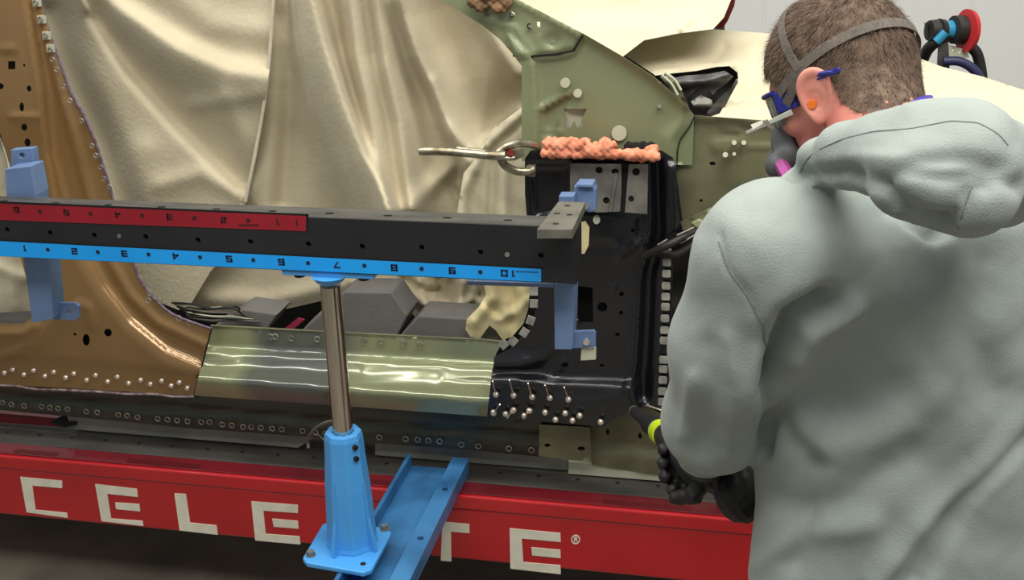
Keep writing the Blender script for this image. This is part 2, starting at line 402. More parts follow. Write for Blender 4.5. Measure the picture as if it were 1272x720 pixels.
# ------------------------------------------------------------------ the setting
o = box('floor', (-7, -3, -0.1), (7, 6, 0), 'floorm'); o['kind'] = 'structure'
o = mesh('wall_back', *box_vf((-7, 5.0, 0), (7, 5.15, 4.4)), 'wallm'); o['kind'] = 'structure'
for k in range(20):
    j = box('wall_rib', (-4.0 + k*0.4, 4.994, 0), (-3.99 + k*0.4, 5.0, 4.4), 'wallm', o)
o = box('wall_left', (-7.15, -3, 0), (-7, 5, 4.4), 'wallm'); o['kind'] = 'structure'
o = box('wall_right', (7, -3, 0), (7.15, 5, 4.4), 'wallm'); o['kind'] = 'structure'

# ------------------------------------------------------------------ red frame bench
bench = thing('frame_bench', 'red steel straightening bench with big white lettering under the car sill', 'workbench', (-0.6, 2.7, 0))
def pb(name, lo, hi, m, b=0.003):
    o = box(name, (lo[0] + 0.6, lo[1] - 2.7, lo[2]), (hi[0] + 0.6, hi[1] - 2.7, hi[2]), m, bench, b); return o
BX0, BX1 = -3.0, 1.5
pb('side_beam', (BX0, 2.25, 0.236), (BX1, 2.42, 0.374), 'red', 0.006)
pb('beam_cap', (BX0, 2.246, 0.374), (BX1, 2.42, 0.409), 'red', 0.004)
pb('top_flange', (BX0, 2.256, 0.409), (BX1, 2.305, 0.4125), 'crimson', 0.001)
for x0, x1 in ((-1.78, -1.66), (-1.47, -1.28), (-0.95, -0.75), (-0.30, -0.1)):
    pb('flange_slot', (x0, 2.262, 0.4125), (x1, 2.28, 0.4131), 'slotred', 0.0)
pb('top_plate', (BX0, 2.305, 0.405), (BX1, 3.5, 0.414), 'benchtop', 0.002)
pb('rear_beam', (BX0, 3.42, 0.236), (BX1, 3.55, 0.404), 'red', 0.004)
for x in (-2.9, 1.1):
    for y in (2.3, 3.42): pb('leg', (x, y, 0), (x + 0.12, y + 0.1, 0.2365), 'red', 0.004)
hv, hf = tube_vf([(0, 0, 0.0), (0, 0, 0.0006)], 0.0055, 12); h0 = None
for k in range(24):
    p = (-1.95 + k * 0.093 + 0.6, 2.355 - 2.7, 0.4138)
    if h0 is None: h0 = mesh('bolt_hole', hv, hf, 'hole', bench); h0.location = p
    else: c = copy_of(h0, bench); c.location = p
def letter(q, Y=2.2492):
    return q
LET = {
 'letter_c': [[(25,592),(77,597),(77,606),(40,603),(44,633),(83,637),(84,643),(33,636)]],
 'letter_e': [[(118,601),(170,607),(171,617),(133,613),(138,644),(177,647),(178,653),(126,647)],
              [(143,624),(173,626),(174,635),(144,632)]],
 'letter_l': [[(216.5,612.5),(231,613.5),(236,649),(269,652.5),(270.5,664),(223,658.5)]],
 'letter_e_second': [[(312,622.5),(370,627),(370,637),(327,634),(330,663),(372,666),(373,676),(317,671)],
              [(338,644),(370,647),(371,656.5),(340,654)]],
 'letter_t': [[(549,658),(553,648),(583,651),(583,662),(560,660),(560.5,697),(547.5,696)]],
 'letter_e_third': [[(633,656),(696,662),(696.5,673),(648,668.5),(650,698),(696,702),(696.5,713),(634,706)],
              [(660,679.5),(696,683),(696.5,693),(661,689.5)]],
}
BPF = Vector((0.6, -2.7, 0))
def under(o, root):
    o.parent = root; o.data.transform(Matrix.Translation(-Vector(root.location))); return o
for nm, polys in LET.items():
    parts = []
    n0 = nm.replace('_second', '').replace('_third', '')
    if len(polys) == 1: under(prism(n0, polys[0], 2.2485, 0.003, 'letter'), bench)
    else:
        a = under(prism(n0, polys[0], 2.2485, 0.003, 'letter'), bench); b_ = under(prism(n0 + '_bar', polys[1], 2.2485, 0.003, 'letter'), bench)
        b_.data.transform(Matrix.Identity(4)); b_.parent = a
under(prism('outline_mark', [(541,638),(543,637),(543,664),(525,665),(525,663),(540,661.5)], 2.2485, 0.003, 'letter'), bench)
under(prism('slot', [(530,641),(540,639),(540,661),(526,662)], 2.2492, 0.002, 'hole'), bench)
rg = prism('registered_mark', circ(715, 670, 5.6, 5.8, 20), 2.2485, 0.002, 'letter', None, [circ(715, 670, 4.3, 4.5, 18)]); under(rg, bench)
rl = prism('mark_letter', [(713,673),(713,667),(716,667),(717.4,668.5),(716.3,670),(717.6,673),(716.3,673),(715.2,670.5),(714.3,670.5),(714.3,673)], 2.2485, 0.002, 'letter'); under(rl, bench)

# ------------------------------------------------------------------ blue cross arm on the bench and the tower on it
XR = PZ(586, 562, 0.452)[0]; XL = XR - 0.15
arm = thing('cross_arm', 'worn blue steel channel lying across the red bench', 'support arm', ((XL + XR) / 2, 2.2, 0.4145))
def ab(name, lo, hi, m, b=0.002):
    L = arm.location; return box(name, (lo[0]-L.x, lo[1]-L.y, lo[2]-L.z), (hi[0]-L.x, hi[1]-L.y, hi[2]-L.z), m, arm, b)
AY0, AY1 = 1.80, 2.345
ab('web', (XL, AY0, 0.4145), (XR, AY1, 0.4215), 'blue_arm')
ab('side_flange', (XL, AY0, 0.4215), (XL + 0.01, AY1, 0.452), 'blue_arm')
fl = [(0, 0), (0.040, 0), (0.040, AY1 - AY0), (0, AY1 - AY0)]
q = plate('top_flange', fl, [circ(0.02, 0.20, 0.007, n=12), circ(0.02, 0.40, 0.007, n=12)], (XR - 0.04, AY0, 0.452), (1, 0, 0), (0, 1, 0), 0.008, 'blue_arm'); under(q, arm)
ab('side_flange', (XR - 0.01, AY0, 0.4215), (XR, AY1, 0.444), 'blue_arm')

Zb = 0.464
bp = [PZ(373, 697, Zb), PZ(459, 712, Zb), PZ(489, 656, Zb), PZ(403, 646, Zb)]
bc = sum(bp) / 4
tower = thing('support_tower', 'bright blue cast tower stand with chrome post under the measuring bar', 'stand', (bc[0], bc[1], 0.4525))
def rp(pts, k=0.18):                       # chamfer the corners of a quad
    out = []
    for i, p in enumerate(pts):
        a, b = pts[i-1], pts[(i+1) % len(pts)]; out += [p + (a-p)*k*0.5, p + (b-p)*k*0.5]
    return out
pl = rp(bp); n = len(pl)
V = [np.array([p[0], p[1], 0.4525]) for p in pl] + [np.array([p[0], p[1], Zb]) for p in pl]
F = [tuple(range(n-1, -1, -1)), tuple(range(n, 2*n))] + [(i, (i+1) % n, n+(i+1) % n, n+i) for i in range(n)]
o = mesh('base_plate', V, F, 'blue'); under(o, tower); bev(o, 0.003)
TX, TY = bc[0] + 0.008, bc[1] + 0.012
top_z = PZ(440, 512, 0.7); TZ = 0.722
def ring(cx, cy, z, r, n=8, a0=math.pi/8, sx=1, sy=1): return [(cx + sx*r*math.cos(a0+2*math.pi*k/n), cy + sy*r*math.sin(a0+2*math.pi*k/n), z) for k in range(n)]
prof = [(0.464, 0.054), (0.475, 0.051), (0.60, 0.046), (0.665, 0.041), (0.71, 0.039), (TZ, 0.036), (TZ, 0.0215), (0.66, 0.0215)]
V, F = [], []
for z, r in prof: V += ring(TX, TY, z, r)
for i in range(len(prof)-1):
    for k in range(8): F.append((i*8+k, i*8+(k+1) % 8, (i+1)*8+(k+1) % 8, (i+1)*8+k))
F.append(tuple(range(7, -1, -1)))
o = mesh('tower_body', V, F, 'blue'); under(o, tower); bev(o, 0.002)
for a in (-1.9, -0.4, 1.2, 2.75):
    d = np.array([math.cos(a), math.sin(a), 0]); s = np.array([-d[1], d[0], 0]) * 0.004; c0 = np.array([TX, TY, 0])
    q = [c0 + d*0.04 + [0,0,Zb], c0 + d*0.066 + [0,0,Zb], c0 + d*0.05 + [0,0,0.54], c0 + d*0.044 + [0,0,0.62]]
    V = [p - s for p in q] + [p + s for p in q]
    o = hexa('rib', V, 'blue'); under(o, tower)
o = tube('chrome_post', [(TX, TY, 0.66), (TX, TY, 1.03)], 0.0198, 'chrome', None, 32); under(o, tower)
for dx, dy in ((0.036, 0.70), (0.036, 0.675)):
    o = tube('set_screw', [(TX + 0.030, TY - 0.022, dy), (TX + 0.0345, TY - 0.0255, dy)], 0.0055, 'hole', None, 12); under(o, tower)
for px, py, mm in ((386, 689, 'steel'), (451, 700, 'hole'), (478, 657, 'steel')):
    p = PZ(px, py, Zb)
    if mm == 'steel':
        w = tube('washer', [p, p + [0, 0, 0.002]], 0.0105, 'steel', None, 20); under(w, tower)
        b_ = tube('bolt', [p + [0, 0, 0.002], p + [0, 0, 0.010]], 0.0078, 'steel', None, 6, 30); under(b_, tower)
    else: o = tube('bolt_hole', [p, p + [0, 0, 0.0006]], 0.006, mm, None, 16); under(o, tower)
YB = 1.93; BD = 0.062
zt = P(300, 262, YB)[2]; zlo = P(336, 333, YB)[2]
# recompute the bar's front face from its edges in the photograph
ZT = np.mean([P(0, 251, YB)[2], P(672, 286, YB)[2]]); ZB_ = np.mean([P(0, 318, YB)[2], P(672, 351, YB)[2]])
XE = P(716, 300, YB)[0]; XS = -2.4
# saddle under the bar
z0 = ZB_
o = hexa('saddle_plate', [(TX-0.09, YB+0.004, z0-0.012), (TX+0.09, YB+0.004, z0-0.012), (TX+0.09, YB+BD, z0-0.012), (TX-0.09, YB+BD, z0-0.012),
                          (TX-0.092, YB+0.004, z0-0.001), (TX+0.092, YB+0.004, z0-0.001), (TX+0.092, YB+BD, z0-0.001), (TX-0.092, YB+BD, z0-0.001)], 'blue', None, 0.002); under(o, tower)
o = tube('saddle_neck', [(TX, TY, z0-0.022), (TX, TY, z0-0.011)], [0.026, 0.034], 'blue', None, 24); under(o, tower)
for dx in (-0.062, 0.066):
    o = tube('saddle_bolt', [(TX+dx, YB+0.02, z0-0.018), (TX+dx, YB+0.02, z0-0.012)], 0.011, 'hole', None, 12); under(o, tower)

# ------------------------------------------------------------------ measuring bar
bar = thing('measuring_bar', 'long black measuring bar with blue and red number scales', 'measuring bar', (XE, YB, ZB_))
def bb(name, lo, hi, m, b=0.001):
    L = bar.location; o = box(name, lo, hi, m, None, b); return under(o, bar)
def xz(px, py, Y=YB): p = P(px, py, Y); return (p[0], p[2])
fh = [(9,285),(62,289),(117,292),(181,294),(246,298),(311,300),(383,303),(450,306),(524,307),(597,313),(672,317)]
fholes = [circ(*xz(a, b_), 0.0052, n=12) for a, b_ in fh]
o = plate('front_face', [(XS, ZB_), (XE, ZB_), (XE, ZT), (XS, ZT)], fholes, (0, YB, 0), (1, 0, 0), (0, 0, 1), 0.006, 'barblack'); under(o, bar)
bb('inner_core', (XS, YB+0.012, ZB_+0.001), (XE-0.006, YB+0.05, ZT-0.0065), 'barblack')
bb('back_face', (XS, YB+BD-0.006, ZB_), (XE, YB+BD, ZT-0.006), 'barblack')
bb('bottom_face', (XS, YB+0.006, ZB_), (XE, YB+BD-0.006, ZB_+0.0009), 'barblack')
bb('end_cap', (XE-0.006, YB+0.006, ZB_+0.001), (XE, YB+BD-0.006, ZT-0.006), 'barblack')
th = [circ(-1.9 + k*0.113, YB + 0.03 , 0.009, 0.0055, n=12) for k in range(14)]
o = plate('top_face', [(XS, YB+0.006), (XE, YB+0.006), (XE, YB+BD), (XS, YB+BD)], th, (0, 0, ZT), (1, 0, 0), (0, 1, 0), 0.0058, 'bartop'); under(o, bar)
for px, py in ((148, 293), (630, 316)):
    x, z = xz(px, py); o = tube('rivet', [(x, YB, z), (x, YB-0.0012, z)], 0.0045, 'steel', None, 12); under(o, bar)
def strip(name, pts, m):
    return prism(name, pts, YB - 0.0014, 0.0013, m)
blue_s = under(strip('blue_scale', [(-60, 296), (672, 334), (672, 350), (-60, 315)], 'scale_blue'), bar)
red_s = under(strip('red_scale', [(-60, 250), (380, 268), (380, 287), (-60, 271)], 'scale_red'), bar)
for nm, pts in (('scale_border', [(-60, 294), (675, 331.6), (675, 334), (-60, 296.3)]), ('scale_border', [(-60, 247.5), (383, 265.8), (383, 268.2), (-60, 250.2)]), ('scale_border', [(380, 267), (383, 267.4), (383, 289), (380, 288.4)])):
    under(prism(nm, pts, YB - 0.0014, 0.0013, 'hole'), bar)
SEG = {'0': 'abcdef', '1': 'I', '2': 'abged', '3': 'abgcd', '4': 'DGbc', '5': 'afgcd', '6': 'afgedc', '7': 'aS', '8': 'abcdefg', '9': 'abcdfg', 'r': 'I'}
def digit(ch, w=0.012, h=0.013, t=0.0028):
    R_ = {'a': (0, h-t, w, h), 'g': (0, h/2-t/2, w, h/2+t/2), 'd': (0, 0, w, t), 'f': (0, h/2, t, h), 'e': (0, 0, t, h/2), 'b': (w-t, h/2, w, h), 'c': (w-t, 0, w, h/2)}
    parts = []
    for s in SEG[ch]:
        if s == 'I': parts.append([(w/2-t/2, 0), (w/2+t/2, 0), (w/2+t/2, h), (w/2-t/2, h)]); parts.append([(w/2-t/2, h-t), (w/2-t/2, h), (w/2-t*1.6, h-t)])
        elif s == 'S': parts.append([(w*0.2, 0), (w*0.45, 0), (w, h-t), (w-t*1.2, h-t)])
        elif s == 'D': parts.append([(0, h*0.3), (t*1.2, h*0.3), (w, h-t*.3), (w-t*1.1, h)])
        elif s == 'G': parts.append([(0, h*0.25), (w, h*0.25), (w, h*0.25+t), (0, h*0.25+t)])
        else: a = R_[s]; parts.append([(a[0], a[1]), (a[2], a[1]), (a[2], a[3]), (a[0], a[3])])
    return parts, w, h
def put_text(txt, px, py, m, parent, root, sc=1.0, name='number'):    # printed upside down, as on the bar
    cx, cz = xz(px, py); V, F = [], []
    w = 0.012 * sc; gap = 0.003 * sc; tot = len(txt) * w + (len(txt) - 1) * gap
    for i, ch in enumerate(txt):
        parts, _, hh = digit(ch, w, 0.0125 * sc, 0.0030 * sc)
        for q in parts:
            o_ = len(V)
            for d in (-0.0019, -0.0012):
                for a, b_ in q: V.append((cx - (a + i*(w+gap) - tot/2), YB + d, cz - (b_ - hh/2)))
            k = len(q); F.append(tuple(o_ + j for j in range(k))); F.append(tuple(o_ + k + j for j in range(k - 1, -1, -1)))
            F += [(o_ + j, o_ + k + j, o_ + k + (j+1) % k, o_ + (j+1) % k) for j in range(k)]
    o = mesh(name, V, F, m); under(o, root); o.parent = parent; return o
for t, px, py in (('1',31,308),('2',93,311.5),('3',155,314.5),('4',219,317.5),('5',285,321),('6',350,325),('7',419,328.5),('8',490,332),('9',562,335.5),('10',632,339)):
    put_text(t, px, py, 'ink', blue_s, bar, 1.05)
for px, py in ((60,309.6),(122,312.6),(185,315.5),(249,319),(315,322.5),(383,326.3),(453,329.5),(524,333.3),(597,337.3)):
    x, z = xz(px, py); o = tube('scale_dot', [(x, YB-0.0013, z), (x, YB-0.0019, z)], 0.0042, 'ink', None, 12); under(o, bar); o.parent = blue_s
for t, px, py in (('6',21,260),('5',83,263.5),('4',147,266),('3',211,269),('2',278,273),('1',345,275.5),('1',369,276)):
    put_text(t, px, py, 'ink_red', red_s, bar, 0.95)
for px, py in ((50,262),(113,265),(177,267.5),(242,270.5),(309,273.5)):
    x, z = xz(px, py); o = tube('scale_dot', [(x, YB-0.0013, z), (x, YB-0.0019, z)], 0.0042, 'ink_red', None, 12); under(o, bar); o.parent = red_s
for k in range(9):
    under(prism('small_print', [(297+k*2.8, 278.3), (299+k*2.8, 278.4), (299+k*2.8, 281.2), (297+k*2.8, 281)], YB-0.0018, 0.0006, 'ink_red'), bar)
for k in range(12):
    under(prism('small_print', [(641+k*2.3, 336.3+k*.1), (642.6+k*2.3, 336.3+k*.1), (642.6+k*2.3, 337.8+k*.1), (641+k*2.3, 337.7+k*.1)], YB-0.0018, 0.0006, 'ink'), bar)

# ------------------------------------------------------------------ brackets
def bracket(name, label, cat, at): return thing(name, label, cat, tuple(P(*at)))
br = bracket('jig_bracket', 'blue grey jig arm gripping the bronze pillar, left end of the bar', 'bracket', (40, 400, YB+0.07))
for nm, q, Y, d, hl in (('upper_plate', [(13,186),(40,184),(44,212),(45,262),(14,262)], YB+0.12, 0.02, [circ(27,193,3.5,3,10)]),
                    ('upper_arm', [(6,210),(38,206),(45,242),(46,300),(12,300)], YB+0.07, 0.045, []),
                    ('lower_arm', [(26,300),(58,300),(66,396),(40,401)], YB+0.07, 0.045, []),
                    ('tab', [(64,376),(93,376),(98,380),(98,394),(93,398),(66,397)], YB+0.1, 0.008, [circ(86,387.5,2.6,3,10)])):
    under(prism(nm, q, Y, d, 'steelblue', None, hl, bevel=0.0015), br)
br2 = bracket('jig_bracket', 'blue grey jig arm hanging below the right end of the bar', 'bracket', (700, 433, YB+0.07))
for nm, q, Y, d, hl, mm in (('vertical_arm', [(688,352),(714,352),(711,434),(689,434)], YB+0.068, 0.045, [], 'steelblue'),
                    ('tab', [(711,411),(738,410),(740,413),(740,431),(711,433)], YB+0.085, 0.006, [], 'steelblue'),
                    ('foot', [(722,433),(740,432),(740,447),(721,448)], YB+0.09, 0.008, [], 'plug')):
    under(prism(nm, q, Y, d, mm, None, hl, bevel=0.0015), br2)
x = P(729, 424, YB+0.085); under(tube('bolt', [x, x - [0, 0.007, 0]], 0.0065, 'rivet', None, 6, 30), br2)
under(prism('hanger', [(580,349),(688,352),(688,357),(580,354)], YB+0.066, 0.03, 'steelblue', bevel=0.001), br2)
ZP = ZT + 0.0165
q4 = [PZ(667,285,ZP), PZ(711,285,ZP), PZ(727,251,ZP), PZ(694,250,ZP)]
br3 = thing('end_plate_bracket', 'drilled grey steel plate bolted on top of the bar end', 'bracket', tuple(sum(q4)/4 - [0,0,0.016]))
o0 = q4[0]; uu = q4[1] - q4[0]; ww = q4[3] - q4[0]
def bil(s, t): return q4[0]*(1-s)*(1-t) + q4[1]*s*(1-t) + q4[2]*s*t + q4[3]*(1-s)*t
q2 = [tuple(a[:2]) for a in q4]
hl = [circ(*bil(s, t)[:2], 0.006, n=10) for s, t in ((0.42, 0.85), (0.25, 0.56), (0.68, 0.52), (0.42, 0.2))]
o = plate('drilled_plate', q2, hl, (0, 0, ZP), (1, 0, 0), (0, 1, 0), 0.016, 'platem'); under(o, br3)
o = prism('blue_block', [(694,243),(713,243),(713,253),(694,253)], 2.13, 0.03, 'steelblue', bevel=0.002); under(o, br3)
o = prism('blue_clamp', [(713,231),(737,231),(740,236),(740,261),(733,264),(724,262),(713,252)], 2.16, 0.03, 'steelblue', bevel=0.002); under(o, br3)
o = prism('blue_cap', [(716,228.5),(736,229),(737,233),(716,232)], 2.15, 0.04, 'steelblue', bevel=0.001); under(o, br3)
o = tube('knob', [P(727,256,2.16), P(727,256,2.145)], 0.007, 'platem', None, 14); under(o, br3)
#__PART3__
# ------------------------------------------------------------------ the car body (all panels belong to one car)
car = thing('car_body', 'stripped car side with bronze pillar, green sill and black hinge pillar on the bench', 'car', (-0.7, 2.6, 0.48))
def part(o): return under(o, car)
def spot_ring(px, py, Y, r=4, m='weld', parent=None):
    c = P(px, py, Y); k = 1 / FPX * 2.4
    pts = [c + np.array([math.cos(a) * r * k, 0, math.sin(a) * r * k]) for a in np.linspace(0, 2*math.pi, 9)]
    v, f = tube_vf(pts, 0.0015, 5, False); return v, f
# bronze centre pillar
BR = [(-60,-20),(42,-20),(50,0),(61,40),(69,61),(88,114),(105,144),(119,177),(139,240),(152,290),(165,325),(176,350),(192,371),(215,390),(245,402),(263,408),(241,491),
      (120,484),(0,477),(-60,473),(-60,402),(30,402),(42,392),(34,350),(20,300),(14,240),(12,205),(0,165),(-20,140),(-60,140)]
BRH = [[(10,76),(19,76),(19,86),(10,86)], circ(30,81,1.8,n=6), circ(0,107,5,4,8), circ(36,110,3,4,8), circ(27,133,3,6,8), circ(30,158,4,4.5,8), circ(34,177,4,5.5,8),
       circ(107,422,4.6,7.5,10), circ(134,413,5,5,10), circ(93,415,2,2,6)]
brf = [('ridge', [(28,-20),(38,40),(50,110),(58,190),(70,250),(88,310)], 6, 0.016),
       ('ridge', [(48,0),(62,60),(80,130),(100,200),(118,270),(135,320),(160,365),(195,400),(258,430)], 5, 0.010),
       ('step', [(28,-20),(38,40),(50,110),(58,190),(75,250),(100,310),(125,355),(160,400),(205,437),(247,455)], 26, 0.028),
       ('ridge', [(100,310),(125,355),(160,400),(205,437),(247,455)], 5, 0.006),
       ('ridge', [(0,445),(45,425),(70,395),(100,378),(112,385),(112,400)], 6, 0.006),
       ('plate', [(13,142),(46,142),(46,147),(13,147)], 4, 0.006),
       ('ridge', [(0,415),(30,414),(44,405)], 5, 0.010), ('step', [(250,466),(120,452),(-60,440)], 12, 0.006),
       ('plate', [(0,58),(20,55),(18,64),(0,64)], 6, 0.004)]
cp = part(sheet('centre_pillar', BR, 2.36, 'brown', None, BRH, brf, 5, 0.0015))
cp['label'] = 'bronze painted pillar pressing with holes'
part(sheet('dark_pillar_backing', [(-60,-20),(40,-20),(80,120),(120,240),(190,380),(235,440),(232,478),(-60,462),(-60,410),(45,405),(38,330),(22,240),(14,205),(0,170),(-60,145)], 2.40, 'hole', None, (), (), 30))  # backing sheet coloured near-black for the shade behind the pillar holes
part(sheet('rivet_flange', [(-60,446),(0,449),(120,459),(246,470),(241,491),(120,484),(0,478),(-60,474)], 2.335, 'rust', None, (), [], 8))
v, f = [], []
pts = [P(x, y, 2.332) for x, y in [(-60,474),(0,478),(20,479),(45,483),(75,484),(120,486),(160,489),(190,489),(215,492),(241,492)]]
part(tube('cut_edge', smooth_path(pts, 5), 0.0035, 'brown_edge', None, 6))
pts = [P(x, y, 2.352) for x, y in [(42,-20),(50,0),(61,40),(69,61),(88,114),(105,144),(119,177),(139,240),(152,290),(165,325),(176,350),(192,371),(215,390),(245,402),(263,408)]]
part(tube('cut_edge', smooth_path(pts, 5), 0.0028, 'purple', None, 6))
part(tube('cut_edge', [P(263,408,2.345), P(241,491,2.33)], 0.0018, 'hole', None, 6))
# dome rivets
bm = bmesh.new(); bmesh.ops.create_uvsphere(bm, u_segments=12, v_segments=8, radius=0.0072); me = bpy.data.meshes.new('rivet_head'); bm.to_mesh(me); bm.free()
me.polygons.foreach_set('use_smooth', [True]*len(me.polygons)); me.materials.append(MT['rivet'])
for px, py in ((-8,461),(6,463),(16,459),(30,465),(42,460),(56,467),(67,462),(82,469),(92,464),(108,472),(119,466),(134,474),(146,468),(160,476),(175,472),(187,477),(201,473),(213,479),(223,475),(233,482)):
    o = link('rivet_head', me, car); o.location = Vector(P(px, py, 2.330)) - car.location
me2 = me.copy(); me2.name = 'rivet_head_small'
for px, py in ((613,512),(628,514),(638,509),(651,516),(658,510),(677,512),(690,521),(702,513),(711,522),(720,516),(746,524)):
    o = link('rivet_head', me, car); o.location = Vector(P(px, py, 2.262)) - car.location
for a, b_ in (((616,490),(612,473)), ((638,491),(633,472)), ((661,493),(656,476)), ((683,494),(677,478)), ((706,496),(701,481)), ((613,513),(621,502)), ((637,510),(630,519)), ((657,510),(650,520))):
    pa, pc = P(*a, 2.262), P(*b_, 2.225)
    r_ = link('rivet_pin', me, car); r_.location = Vector(pa) - car.location
    s_ = part(tube('pin_shank', [pa, pc], 0.0017, 'rivet', None, 6)); s_.parent = r_; s_.data.transform(Matrix.Translation(-r_.location))
# spot weld tabs along the pillar edge
for px, py in ((44,3),(50,24),(56,44),(61,60)):
    v = [P(px-4, py-5, 2.338), P(px+5, py-4, 2.338), P(px+6, py+5, 2.338), P(px-3, py+5, 2.338)]
    V = v + [p + [0, 0.006, 0] for p in v]; part(hexa('ground_spot', V, 'plug', None))
def rings(lst, Y, name, r=4):
    for px, py in lst:
        v, f = spot_ring(px, py, Y, r); part(mesh(name, v, f, 'weld', autos=50))
rings([(44,3),(50,24),(56,44),(62,62),(65,74),(70,86),(79,107),(87,125),(101,150),(114,181),(119,193),(125,208),(129,222),(136,232)], 2.335, 'spot_weld', 3)
rings([(186,364),(184,373),(198,374),(222,395),(236,402)], 2.33, 'spot_weld', 4)
# green sill
SL = [(262,405),(440,414),(617,423),(624,424),(616,440),(611,462),(605,517),(440,505),(241,491)]
def sill_y(q):
    t = (q[:,1] - (405 + (q[:,0]-262) * 0.0505)) / (1 + (q[:,0]-262)*0.0004)
    return np.interp(t, [0, 24, 26, 30, 44, 47, 50, 65, 68, 110], [2.405, 2.404, 2.400, 2.372, 2.350, 2.349, 2.340, 2.296, 2.294, 2.345])
def sy(x): return 405 + (x-262)*0.0505
gr = [(270, sy(270)+56), (545, sy(545)+62), (553, sy(553)+45)]
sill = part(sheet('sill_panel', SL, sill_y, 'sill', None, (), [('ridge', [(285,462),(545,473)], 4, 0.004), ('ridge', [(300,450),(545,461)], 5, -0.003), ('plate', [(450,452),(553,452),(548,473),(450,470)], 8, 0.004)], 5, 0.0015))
sill['label'] = 'green primed sill pressing with a long swage'
rings([(336,418),(362,420),(394,421),(415,421),(452,423),(473,424),(501,426),(522,428),(342,418)], 2.396, 'spot_weld', 4)
part(tube('top_lip', [P(262,404,2.40), P(440,413.5,2.40), P(600,421.5,2.40), P(624,424,2.40)], 0.0025, 'olive', None, 6))
# lower sill flange
LF = [(-60,470),(0,474),(241,488),(440,502),(606,515),(672,524),(672,567),(600,560),(440,548),(380,542),(240,532),(85,517),(0,509),(-60,505)]
def lf_y(q):
    t = q[:,1] - (474 + q[:,0]*0.0755); return np.interp(t, [-5, 10, 16, 22, 45], [2.345, 2.345, 2.366, 2.352, 2.356])
part(sheet('pinch_flange', LF, lf_y, 'darkolive', None, (), [('noise', 17, 0.0012), ('ridge', [(-60,484),(330,510),(660,538)], 3, 0.004)], 6))
rings([(3,500),(14,502),(30,504),(52,505),(62,506),(72,507),(84,508),(107,511),(121,512),(147,515),(158,516),(171,518),(196,520),(208,521),(220,522),(233,523),(250,524),(260,524),(276,527),(288,528),(302,530),(312,530),(324,531),(338,532),(350,533),(376,535),(392,537),(404,538),(471,543),(504,545),(519,546),(532,547),(546,548),(573,552),(594,554),(632,557),(660,559)], 2.345, 'spot_weld', 4)
part(sheet('bracket_tab', [(670,528),(733,531),(735,574),(669,566)], 2.335, 'olive', None, [circ(680,553,4,2.5,8), circ(722,557,5,3,8)], [('noise', 12, 0.001)], 7, 0.003))
part(sheet('lower_panel', [(733,503),(792,500),(818,512),(838,528),(875,555),(905,603),(735,577)], 2.375, 'olive', None, [circ(795,541,2.5,4,8), circ(755,536,2,4,8)], [('noise', 15, 0.003), ('step', [(735,555),(830,565),(905,590)], 8, 0.01)], 7))
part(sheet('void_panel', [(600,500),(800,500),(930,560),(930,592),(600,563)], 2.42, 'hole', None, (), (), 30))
# rails between the flange and the bench top
def rail(name, label, q, Y, m='railgrey', depth=0.03):
    o = prism(name, q, Y, depth, m); c = np.mean([v.co for v in o.data.vertices], axis=0)
    o.data.transform(Matrix.Translation(-Vector(c))); o.location = c; tag(o, label, 'rail'); return o
part(prism('floor_rail', [(80,505),(400,530),(392,542),(370,556),(92,533)], 2.385, 0.025, 'railgrey'))
part(prism('floor_rail', [(466,540),(672,560),(705,572),(705,584),(466,565)], 2.385, 0.025, 'railgrey'))
part(prism('floor_rail', [(706,573),(960,600),(960,608),(706,588)], 2.37, 0.025, 'plug'))
part(prism('jack_point', [(-60,508),(82,520),(75,530),(-60,520)], 2.382, 0.02, 'crimson'))
part(prism('jack_clip', [(62,524),(80,515),(84,524),(94,524),(94,528),(80,531)], 2.378, 0.006, 'hole'))
# green upper body side
GU = [(500,-40),(547,-1),(600,32),(622,50),(636,66),(648,82),(648,200),(860,205),(862,143),(850,128),(812,95),(770,68),(725,42),(640,-2),(600,-40)]
star = [(700,135),(729,135),(722,150),(725,158),(717,158),(713,150),(708,159),(703,158),(702,148)]
guf = [('plate', [(600,-30),(640,0),(724,43),(712,62),(690,67),(655,70),(637,70),(600,30)], 4, 0.010),
       ('ridge', [(640,-5),(725,42),(770,68),(812,95),(852,130)], 6, 0.014),
       ('plate', [(630,40),(664,76),(667,120),(667,205),(640,205),(640,82)], 6, 0.016),
       ('ridge', [(600,22),(640,35),(662,68),(667,110),(667,182)], 4, 0.006),
       ('ridge', [(852,130),(846,152),(832,172),(828,200)], 9, 0.012), ('step', [(735,60),(720,110),(740,200)], 60, -0.008),
       ('plate', [(676,136),(704,117),(712,122),(694,150),(690,170),(676,170)], 5, -0.012),
       ('ridge', [(670,136),(705,117)], 3, 0.010), ('plate', circ(686,50,10,9,14), 6, -0.006), ('plate', [(675,160),(698,160),(698,166),(675,166)], 4, 0.004)]
gh = [circ(658,32.5,3.8,3.8,10), [(667,27),(671,27),(671,34),(667,33)], circ(669.5,42.5,3.6,3,8), circ(686,53,4,3.6,10), star, circ(819,132,2.6,2.8,8), circ(636,18,3.5,3.5,8)]
up = part(sheet('windscreen_pillar', GU, 2.36, 'green', None, gh, guf, 5, 0.0015)); up['label'] = 'green primed pillar and bulkhead pressing'
part(sheet('inner_bulkhead', [(660,28),(700,50),(800,110),(845,145),(850,210),(655,210),(655,80)], 2.385, 'plug', None, (), (), 30))
for px, py, r in ((702,103,6), (717.5,116,5.2), (769,165.5,9.3)):
    part(prism('hole_plug', circ(px, py, r, r, 20), 2.352, 0.004, 'plug'))
for px, py in ((658,32.5),(819,132),(636,18)):
    part(tube('stud', [P(px,py,2.345), P(px,py,2.375)], 0.0035, 'steel', None, 10))
